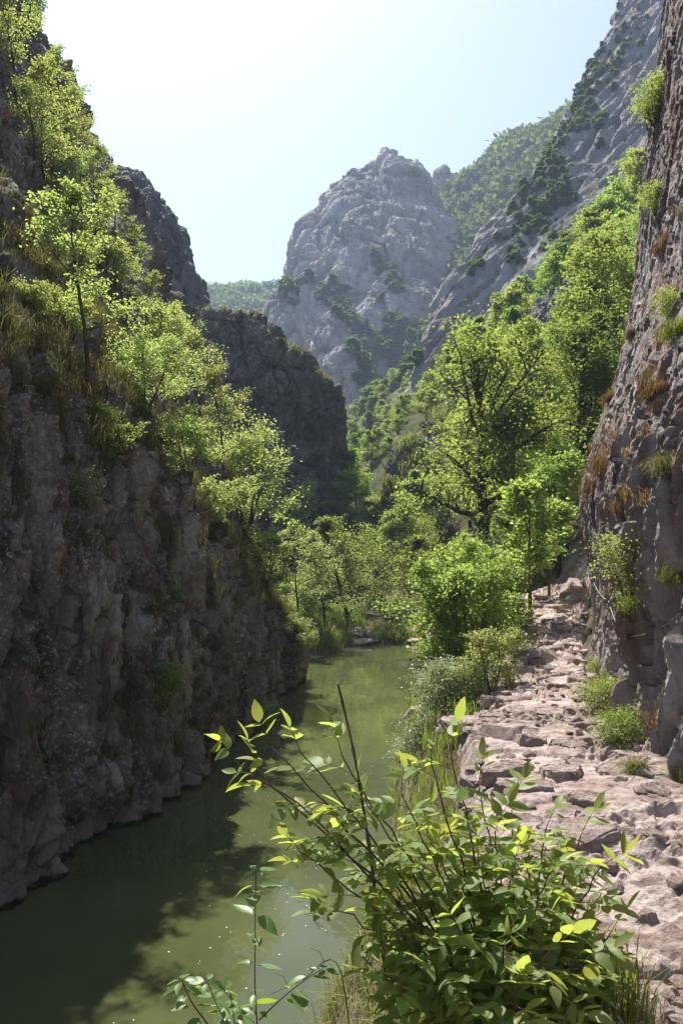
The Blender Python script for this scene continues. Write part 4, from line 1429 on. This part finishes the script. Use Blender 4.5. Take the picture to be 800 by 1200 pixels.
ROCKS = [rock_mesh(600 + i, 1.0, rnd.uniform(0.7, 1.2), rnd.uniform(0.4, 0.65)) for i in range(7)]
BIGROCKS = [
    (588, 862, 0.55, 0, 0.2, 'flat-topped limestone block with a dark front at the left edge of the path'),
    (604, 905, 0.34, 1, 1.0, 'broken stone leaning below the flat-topped block'),
    (655, 884, 0.32, 2, 0.3, 'squarish stone with a dark right side in the middle of the path'),
    (675, 812, 0.30, 3, 0.8, 'reddish wedge of stone on the path by the cliff weeds'),
    (628, 742, 0.75, 4, 0.1, 'large rounded boulder left of the upper path'),
    (672, 690, 0.8, 5, 1.4, 'shadowed boulder against the cliff at the upper path'),
    (640, 770, 0.6, 6, 2.0, 'low slab on the left side of the climbing path'),
    (655, 715, 0.7, 0, 2.6, 'pale slab step high on the path'),
    (490, 838, 0.9, 1, 0.4, 'pinkish boulder at the water edge by the silvery shrub'),
    (630, 1000, 0.22, 2, 1.2, 'pale stone half hidden behind the bush, on the path edge'),
]
for px, py, s, k, rz, lab in BIGROCKS:
    loc, n = hit(px, py)
    o = bpy.data.objects.new('boulder', ROCKS[k])
    COL.objects.link(o)
    o.location = (loc.x, loc.y, loc.z + 0.02 * s)
    o.rotation_euler = (0.1, -0.08, rz)
    o.scale = (s, s, s)
    tag(o, lab, 'boulder')
def slab_mesh(seed):
    import bmesh
    rs = np.random.RandomState(seed)
    n = rs.randint(5, 8)
    ang = np.sort((np.arange(n) + 0.7 * rs.rand(n)) * 2 * math.pi / n)
    rad = 0.36 + 0.2 * rs.rand(n)
    bm = bmesh.new()
    top = [bm.verts.new((r * math.cos(a) * 0.93, r * math.sin(a) * 0.93, 0.10 + 0.05 * (rs.rand() - 0.5))) for a, r in zip(ang, rad)]
    bot = [bm.verts.new((r * math.cos(a) * 1.06, r * math.sin(a) * 1.06, -0.16)) for a, r in zip(ang, rad)]
    bm.faces.new(top)
    for i in range(n):
        bm.faces.new((bot[i], bot[(i + 1) % n], top[(i + 1) % n], top[i]))
    bmesh.ops.bevel(bm, geom=[e for e in bm.edges], offset=0.022, segments=1, affect='EDGES')
    bmesh.ops.triangulate(bm, faces=bm.faces[:])
    bmesh.ops.subdivide_edges(bm, edges=bm.edges[:], cuts=3, use_grid_fill=True)
    v = np.array([x.co[:] for x in bm.verts])
    v = v + 0.030 * fbm(v * 4 + seed, 4, 0.6)[:, None] * np.array([1, 1, 0.8]) + 0.012 * rs.normal(size=v.shape)
    for x, c in zip(bm.verts, v):
        x.co = c
    me = bpy.data.meshes.new('slab')
    bm.to_mesh(me)
    bm.free()
    me.materials.append(M['path'])
    return me


SLABS = [slab_mesh(700 + i) for i in range(8)]
placed = []
tr_ = 0
while len(placed) < 150 and tr_ < 6000:
    tr_ += 1
    y = 2.7 + 17 * rnd.random() ** 1.2
    u = rnd.uniform(-0.9, 0.9)
    x = float(path_x(y)) + u * float(path_half(y))
    s = rnd.uniform(0.14, 0.42) * (1 + 0.035 * y)
    if any((x - a) ** 2 + (y - b) ** 2 < (0.36 * (s + c)) ** 2 for a, b, c in placed):
        continue
    placed.append((x, y, s))
    z = float(path_h(np.array([x]), np.array([y]))[0])
    o = bpy.data.objects.new('flat_stone', SLABS[rnd.randrange(8)])
    COL.objects.link(o)
    o.location = (x, y, z - 0.015 * s)
    o.rotation_euler = (rnd.gauss(0, 0.10), rnd.gauss(0, 0.10), rnd.uniform(0, 6.28))
    o.scale = (s, s * rnd.uniform(0.6, 1.0), s * rnd.uniform(0.6, 1.1))
    tag(o, 'one of the flat angular stones half sunk in the rocky footpath', 'stone', 'flat stones sunk in the path')
for k in range(260):
    y = 2.6 + 11 * rnd.random() ** 1.3
    x = float(path_x(y)) + rnd.uniform(-0.95, 0.95) * float(path_half(y))
    z = float(path_h(np.array([x]), np.array([y]))[0])
    s = rnd.choice([rnd.uniform(0.02, 0.05), rnd.uniform(0.03, 0.10)]) * (1 + 0.06 * y)
    o = bpy.data.objects.new('loose_stone', ROCKS[rnd.randrange(7)])
    COL.objects.link(o)
    o.location = (x, y, z + 0.1 * s)
    o.rotation_euler = (rnd.uniform(-0.3, 0.3), rnd.uniform(-0.3, 0.3), rnd.uniform(0, 6.28))
    o.scale = (s, s, s)
    tag(o, 'one of the small loose pinkish stones scattered on the rocky path', 'stone', 'loose stones on the path')
for k in range(46):
    t = rnd.random()
    x = rnd.uniform(0.4, 4.6)
    y = rnd.uniform(36.2, 41.5)
    z = float(ground_z(np.array([x]), np.array([y]))[0])
    if z < -0.3:
        continue
    s = rnd.uniform(0.3, 1.1)
    o = bpy.data.objects.new('river_stone', ROCKS[rnd.randrange(7)])
    COL.objects.link(o)
    o.location = (x, y, z + 0.08 * s)
    o.rotation_euler = (rnd.uniform(-0.15, 0.15), rnd.uniform(-0.15, 0.15), rnd.uniform(0, 6.28))
    o.scale = (s, s * rnd.uniform(0.8, 1.3), s * 0.8)
    tag(o, 'one of the flat stones of the stony bar at the far end of the river', 'stone', 'stones of the far bar')

# ------------------------------------------------------------------ safety cable on the right cliff
def wall_pt(px, py, off=0.06):
    loc, n = hit(px, py)
    if loc is None or loc.y > 16:
        loc, n = hit(px + 12, py)
    v = Vector((0, 0, E)) - loc
    v.normalize()
    return np.array(loc + v * off)


cab = empty('safety_cable', tuple(wall_pt(683, 682)))
tag(cab, 'sagging grey hand cable bolted along the foot of the right cliff', 'cable')
base0 = np.array(cab.location)
anch = [wall_pt(683, 682), wall_pt(712, 703), wall_pt(737, 746), wall_pt(800, 716), wall_pt(840, 700)]
mb = MB()
for a, b, sag in zip(anch[:-1], anch[1:], (0.06, 0.10, 0.05, 0.05)):
    t = np.linspace(0, 1, 14)[:, None]
    c = a + (b - a) * t
    c[:, 2] -= sag * 4 * (t * (1 - t))[:, 0]
    mb.tube(c - base0, 0.006, 6)
mb.build('cable', M['steel'], cab)
for a in anch:
    mb = MB()
    away = np.array([0, 0, E]) - a
    away /= np.linalg.norm(away)
    mb.tube(np.array([a - away * 0.18, a, a + away * 0.03]) - base0, np.array([0.012, 0.012, 0.012]), 6)
    ang = np.linspace(0, 2 * math.pi, 13)
    ring = np.stack([0.022 * np.cos(ang), np.zeros(13), 0.022 * np.sin(ang)], -1)
    mb.tube(ring + a - base0, 0.006, 5)
    mb.build('anchor_bolt', M['iron'], cab)

# ------------------------------------------------------------------ the foreground bush
def bezier(a, b, c, n=12):
    t = np.linspace(0, 1, n)[:, None]
    return (1 - t) ** 2 * a + 2 * t * (1 - t) * b + t * t * c


def compound_leaf(wood, fol, p, d, L, rs, pairs=2, lw=1.0):
    """pinnate leaf: rachis with opposite leaflets and one at the tip"""
    d = d / np.linalg.norm(d)
    end = p + d * L + np.array([0, 0, -0.18 * L])
    r = bezier(p, p + d * L * 0.6 + np.array([0, 0, 0.03 * L]), end, 6)
    wood.tube(r, np.linspace(0.0016, 0.0009, 6), 4)
    upv = np.array([0, 0, 1.0]) + rs.normal(size=3) * 0.38
    side = np.cross(d, upv)
    side /= np.linalg.norm(side)
    pos, dirs, ups, sc = [], [], [], []
    for k in range(pairs):
        q = r[2 + int(round(k * 3.0 / max(1, pairs)))]
        for sg in (-1, 1):
            pos.append(q)
            dirs.append(d * (0.55 + 0.2 * rs.rand()) + sg * side * (0.8 + 0.2 * rs.rand()) + np.array([0, 0, -0.12 - 0.25 * rs.rand()]))
            ups.append(upv + rs.normal(size=3) * 0.22 + sg * side * 0.15)
            sc.append(L * (0.42 + 0.28 * rs.rand()) * lw)
    pos.append(end)
    dirs.append(d + np.array([0, 0, -0.3 * rs.rand()]) + rs.normal(size=3) * 0.1)
    ups.append(upv + rs.normal(size=3) * 0.2)
    sc.append(L * (0.58 + 0.12 * rs.rand()) * lw)
    sc = np.array(sc)
    fr = frames_from(np.array(dirs), np.array(ups))
    S = np.stack([sc * (0.82 + 0.32 * rs.rand(len(sc))), sc, sc], -1)
    for k in range(len(sc)):
        tv, tq = BLS[rs.randint(len(BLS))]
        fol.batch(tv, tq, None, [pos[k]], fr[k:k + 1], S[k:k + 1])


def pinnate_bush():
    rs = np.random.RandomState(77)
    bx, by = 0.62, 3.05
    bz = float(ground_h(np.array([bx]), np.array([by]))[0])
    root = empty('leafy_bush', (bx, by, bz))
    tag(root, 'large foreground bush with broad pinnate leaves beside the path', 'bush')
    O = np.array([bx, by, bz])
    wood, fol = MB(), MB()
    tips = [  # px, py, D of shoot tips, number of leaves
        (528, 868, 2.95, 4), (470, 915, 2.85, 4), (560, 905, 3.25, 4), (600, 925, 3.35, 4), (640, 955, 3.2, 5), (680, 965, 3.1, 5), (702, 1010, 3.0, 5),
        (715, 1085, 2.95, 5), (300, 885, 2.75, 5), (352, 868, 2.75, 5), (400, 870, 2.8, 4), (352, 985, 2.75, 5), (405, 985, 2.7, 4), (398, 1060, 2.8, 5), (440, 1010, 2.9, 4),
        (470, 1085, 2.7, 6), (520, 1010, 2.9, 6), (560, 1000, 3.0, 6), (600, 1010, 2.9, 6), (640, 1020, 2.8, 6), (665, 1060, 3.1, 6), (450, 1140, 2.6, 6), (500, 1130, 2.6, 6),
        (540, 1090, 2.6, 6), (590, 1100, 2.55, 6), (640, 1110, 2.6, 6), (680, 1120, 2.75, 6), (560, 1050, 3.2, 6), (610, 1060, 3.3, 6), (650, 1000, 3.4, 5), (500, 960, 3.1, 4),
        (580, 960, 3.0, 5), (535, 1150, 2.55, 6), (600, 1160, 2.5, 6), (660, 1160, 2.7, 6), (480, 1180, 2.6, 5), (430, 930, 2.8, 4), (275, 878, 2.7, 4), (318, 862, 2.72, 4), (505, 880, 2.9, 3), (620, 985, 3.0, 6), (690, 1160, 2.9, 5),
    ]
    for (px, py, dd, nl) in tips:
        py = py + (14 if py < 1000 else 8)
        T = np.array(P(px, py, dd)) - O
        st = np.array([rs.normal() * 0.05, rs.normal() * 0.05, -0.05])
        mid_ = st * 0.45 + T * 0.45 + np.array([0, 0, 0.10 * np.linalg.norm(T)])
        c = bezier(st, mid_, T, 16)
        c = c + np.concatenate([np.zeros((1, 3)), rs.normal(size=(14, 3)) * 0.006, np.zeros((1, 3))])
        wood.tube(c, np.linspace(0.0065, 0.0022, 16), 6)
        nl = int(nl * (2.8 if px > 445 else 2.0))
        for k in range(nl):
            t = 1 - 0.62 * (k / nl) ** 1.1
            i = min(15, int(t * 15))
            az = k * 2.3 + rs.rand() * 1.2
            tg = c[min(i, 15)] - c[max(i - 1, 0)]
            tg /= np.linalg.norm(tg) + 1e-9
            rad = np.array([math.cos(az), math.sin(az), 0.02])
            dv = tg * (0.8 if k == 0 else 0.4) + rad * (0.35 if k == 0 else 0.9)
            compound_leaf(wood, fol, c[i], dv, 0.098 + 0.042 * rs.rand(), rs, 2, 1.0)
    wood.build('stems', M['stem'], root)
    fol.build('leaves', M['leaf_bush'], root)
    return O


BUSH = pinnate_bush()

# bare stick sticking up out of the bush
p = np.array([P(443, 1075, 2.85), P(432, 990, 2.8), P(421, 920, 2.78), P(412, 870, 2.76), P(396, 802, 2.74)])
p0 = p[0] + np.array([0.12, 0.1, -0.5])
p0[2] = float(ground_h(np.array([p0[0]]), np.array([p0[1]]))[0])
c = resample(np.vstack([p0, p]), 30)
st = empty('bare_stem', tuple(p0))
tag(st, 'bare brown leafless stem standing up above the bush against the water', 'stem')
mb = MB()
rad = np.linspace(0.006, 0.0034, 30)
rad[[12, 17, 22, 27]] *= 1.5
mb.tube(c - p0, rad, 7)
mb.build('stalk', M['stem'], st)
mb = MB()
mb.tube(np.array([c[14], c[14] + np.array([-0.06, 0.01, 0.03]), c[14] + np.array([-0.16, 0.02, 0.05])]) - p0, [0.004, 0.003, 0.0015], 5)
mb.build('side_twig', M['stem'], st)


def paired_sapling(name, label, pts, pairs, Lf, seed, rad=0.004, branches=()):
    rs = np.random.RandomState(seed)
    c = resample(np.array(pts), 30)
    o0 = c[0].copy()
    root = empty(name, tuple(o0))
    tag(root, label, 'sapling')
    wood, fol = MB(), MB()
    wood.tube(c - o0, np.linspace(rad, rad * 0.4, 30), 6)
    lines = [(c, pairs)]
    for b, n in branches:
        cb = resample(np.array(b), 14)
        wood.tube(cb - o0, np.linspace(rad * 0.7, rad * 0.3, 14), 5)
        lines.append((cb, n))
    for cl, tl in lines:
        for k, t in enumerate(tl):
            i = min(len(cl) - 1, int(t * (len(cl) - 1)))
            q = cl[i] - o0
            az = (k % 2) * 1.57 + rs.normal() * 0.35
            m = 2 if t < 0.97 else 4
            for s in range(m):
                a = az + s * math.pi * (1 if m == 2 else 0.5)
                d = np.array([math.cos(a), math.sin(a), 0.1 - 0.45 * rs.rand()])
                L = Lf * (0.75 + 0.5 * rs.rand()) * (0.7 if m == 4 else 1)
                tv, tq = BLS[rs.randint(len(BLS))]
                fol.batch(tv, tq, None, [q + d * 0.01], frames_from(d[None], np.array([[0, 0, 1.0]]) + rs.normal(size=(1, 3)) * 0.25), np.array([[L * 1.05, L, L]]))
    wood.build('stem', M['stem'], root)
    fol.build('leaves', M['leaf_sap'], root)


def ground_pt(px, py):
    loc, n = hit(px, py)
    return np.array(loc)


D0 = 2.9
def foot_at(px, d):
    x = (px - CX) / FPX * d
    return np.array([x, d, float(ground_h(np.array([x]), np.array([d]))[0])])


f0 = foot_at(372, 3.0)
paired_sapling('sapling', 'thin upright sapling with paired leaves against the sky reflection', [f0, P(312, 1260, 2.75), P(300, 1180, 2.7), P(299, 1100, 2.68), P(300, 1020, 2.66)],
               [0.50, 0.58, 0.66, 0.76, 0.86, 0.92, 0.96, 1.0], 0.078, 31, 0.0038,
               branches=[([P(304, 1195, 2.7), P(330, 1170, 2.66), P(355, 1150, 2.64), P(378, 1135, 2.62)], [0.35, 0.6, 0.8, 1.0])])
f1 = foot_at(366, 2.9)
paired_sapling('sapling', 'low leafy sprout at the bottom edge left of the upright sapling', [f1, P(300, 1290, 2.6), P(250, 1210, 2.55), P(225, 1175, 2.55), P(213, 1148, 2.55)],
               [0.55, 0.65, 0.75, 0.85, 0.93, 1.0], 0.074, 32, 0.0038,
               branches=[([P(270, 1240, 2.57), P(268, 1205, 2.57), P(255, 1180, 2.56), P(243, 1150, 2.56)], [0.3, 0.6, 0.8, 1.0]),
                         ([P(290, 1260, 2.6), P(275, 1200, 2.62), P(272, 1175, 2.62), P(262, 1160, 2.62)], [0.4, 0.7, 1.0]),
                         ([P(300, 1270, 2.6), P(285, 1210, 2.7), P(281, 1180, 2.7)], [0.5, 0.8, 1.0])])
# dry reddish twig lying over the water at the bank
mb = MB()
a = np.array(P(398, 1135, 3.6)); b = np.array(P(352, 1150, 3.7)); c2 = np.array(P(318, 1165, 3.75))
roots = foot_at(420, 3.6)
ln = resample(np.array([roots, a, b, c2]), 20)
mb.tube(ln - roots, np.linspace(0.004, 0.0012, 20), 5)
for i in (9, 12, 15):
    e = ln[i] + np.array([-0.06, 0.02, 0.05 if i % 2 else -0.03])
    mb.tube(np.array([ln[i], 0.5 * (ln[i] + e) + 0.01, e]) - roots, [0.002, 0.0015, 0.0008], 4)
tw = mb.build('dry_twig', M['stem'], None)
tw.location = roots
tag(tw, 'thin reddish dry twig reaching from the grass over the water', 'twig')

# tall grass under the bush
ground_grass('bush_grass', 'tall green grass blades in the shade under the foreground bush', 'grass', spots_on(160, (0.55, 1.15), (2.6, 3.4), 41, lambda x, y: x < 1.15) if False else
             np.array([[x, y, float(ground_h(np.array([x]), np.array([y]))[0])] for x, y in [(rnd.uniform(0.4, 1.05), rnd.uniform(2.7, 3.5)) for _ in range(150)]]), 14, 0.26, 0.003, 0.04, 42, 0.7)

# seed fluff on the water
rs = np.random.RandomState(51)
n = 260
fy = 6 + 20 * rs.rand(n) ** 1.4
fx = -2.6 + 2.9 * rs.rand(n) + 0.03 * fy
pos = np.stack([fx, fy, np.full(n, 0.004)], -1)
mb = MB()
dv = rs.normal(size=(n, 3)) * np.array([1, 1, 0])
mb.batch(LV * np.array([1, 1, 0.3]), None, LT, pos, frames_from(dv, np.tile([[0, 0, 1.0]], (n, 1))), 0.012 + 0.016 * rs.rand(n))
o = mb.build('seed_fluff', M['fluff'], None, False)
tag(o, 'white flecks of seed fluff floating on the green water', 'fluff', kind='stuff')

# ------------------------------------------------------------------ the air
if HAZE_DENSITY > 0:
    zmax = 330.0
    hv = np.array([(x, y, z) for z in (-6.0, zmax) for x, y in ((-420, -40), (520, -40), (520, 760), (-420, 760))])
    hq = [[0, 3, 2, 1], [4, 5, 6, 7], [0, 1, 5, 4], [1, 2, 6, 5], [2, 3, 7, 6], [3, 0, 4, 7]]
    hm = bpy.data.materials.new('valley_haze')
    hm.use_nodes = True
    nt = hm.node_tree
    nt.nodes.clear()
    out = nt.nodes.new('ShaderNodeOutputMaterial')
    pv = nt.nodes.new('ShaderNodeVolumePrincipled')
    pv.inputs['Color'].default_value = (0.62, 0.74, 1.0, 1)
    pv.inputs['Density'].default_value = HAZE_DENSITY
    pv.inputs['Anisotropy'].default_value = 0.0
    nt.links.new(pv.outputs['Volume'], out.inputs['Volume'])
    o = link('haze', mesh_arrays('haze', hv, hq, smooth=False), hm)
    tag(o, 'thin bluish summer haze filling the valley', 'haze', kind='stuff')
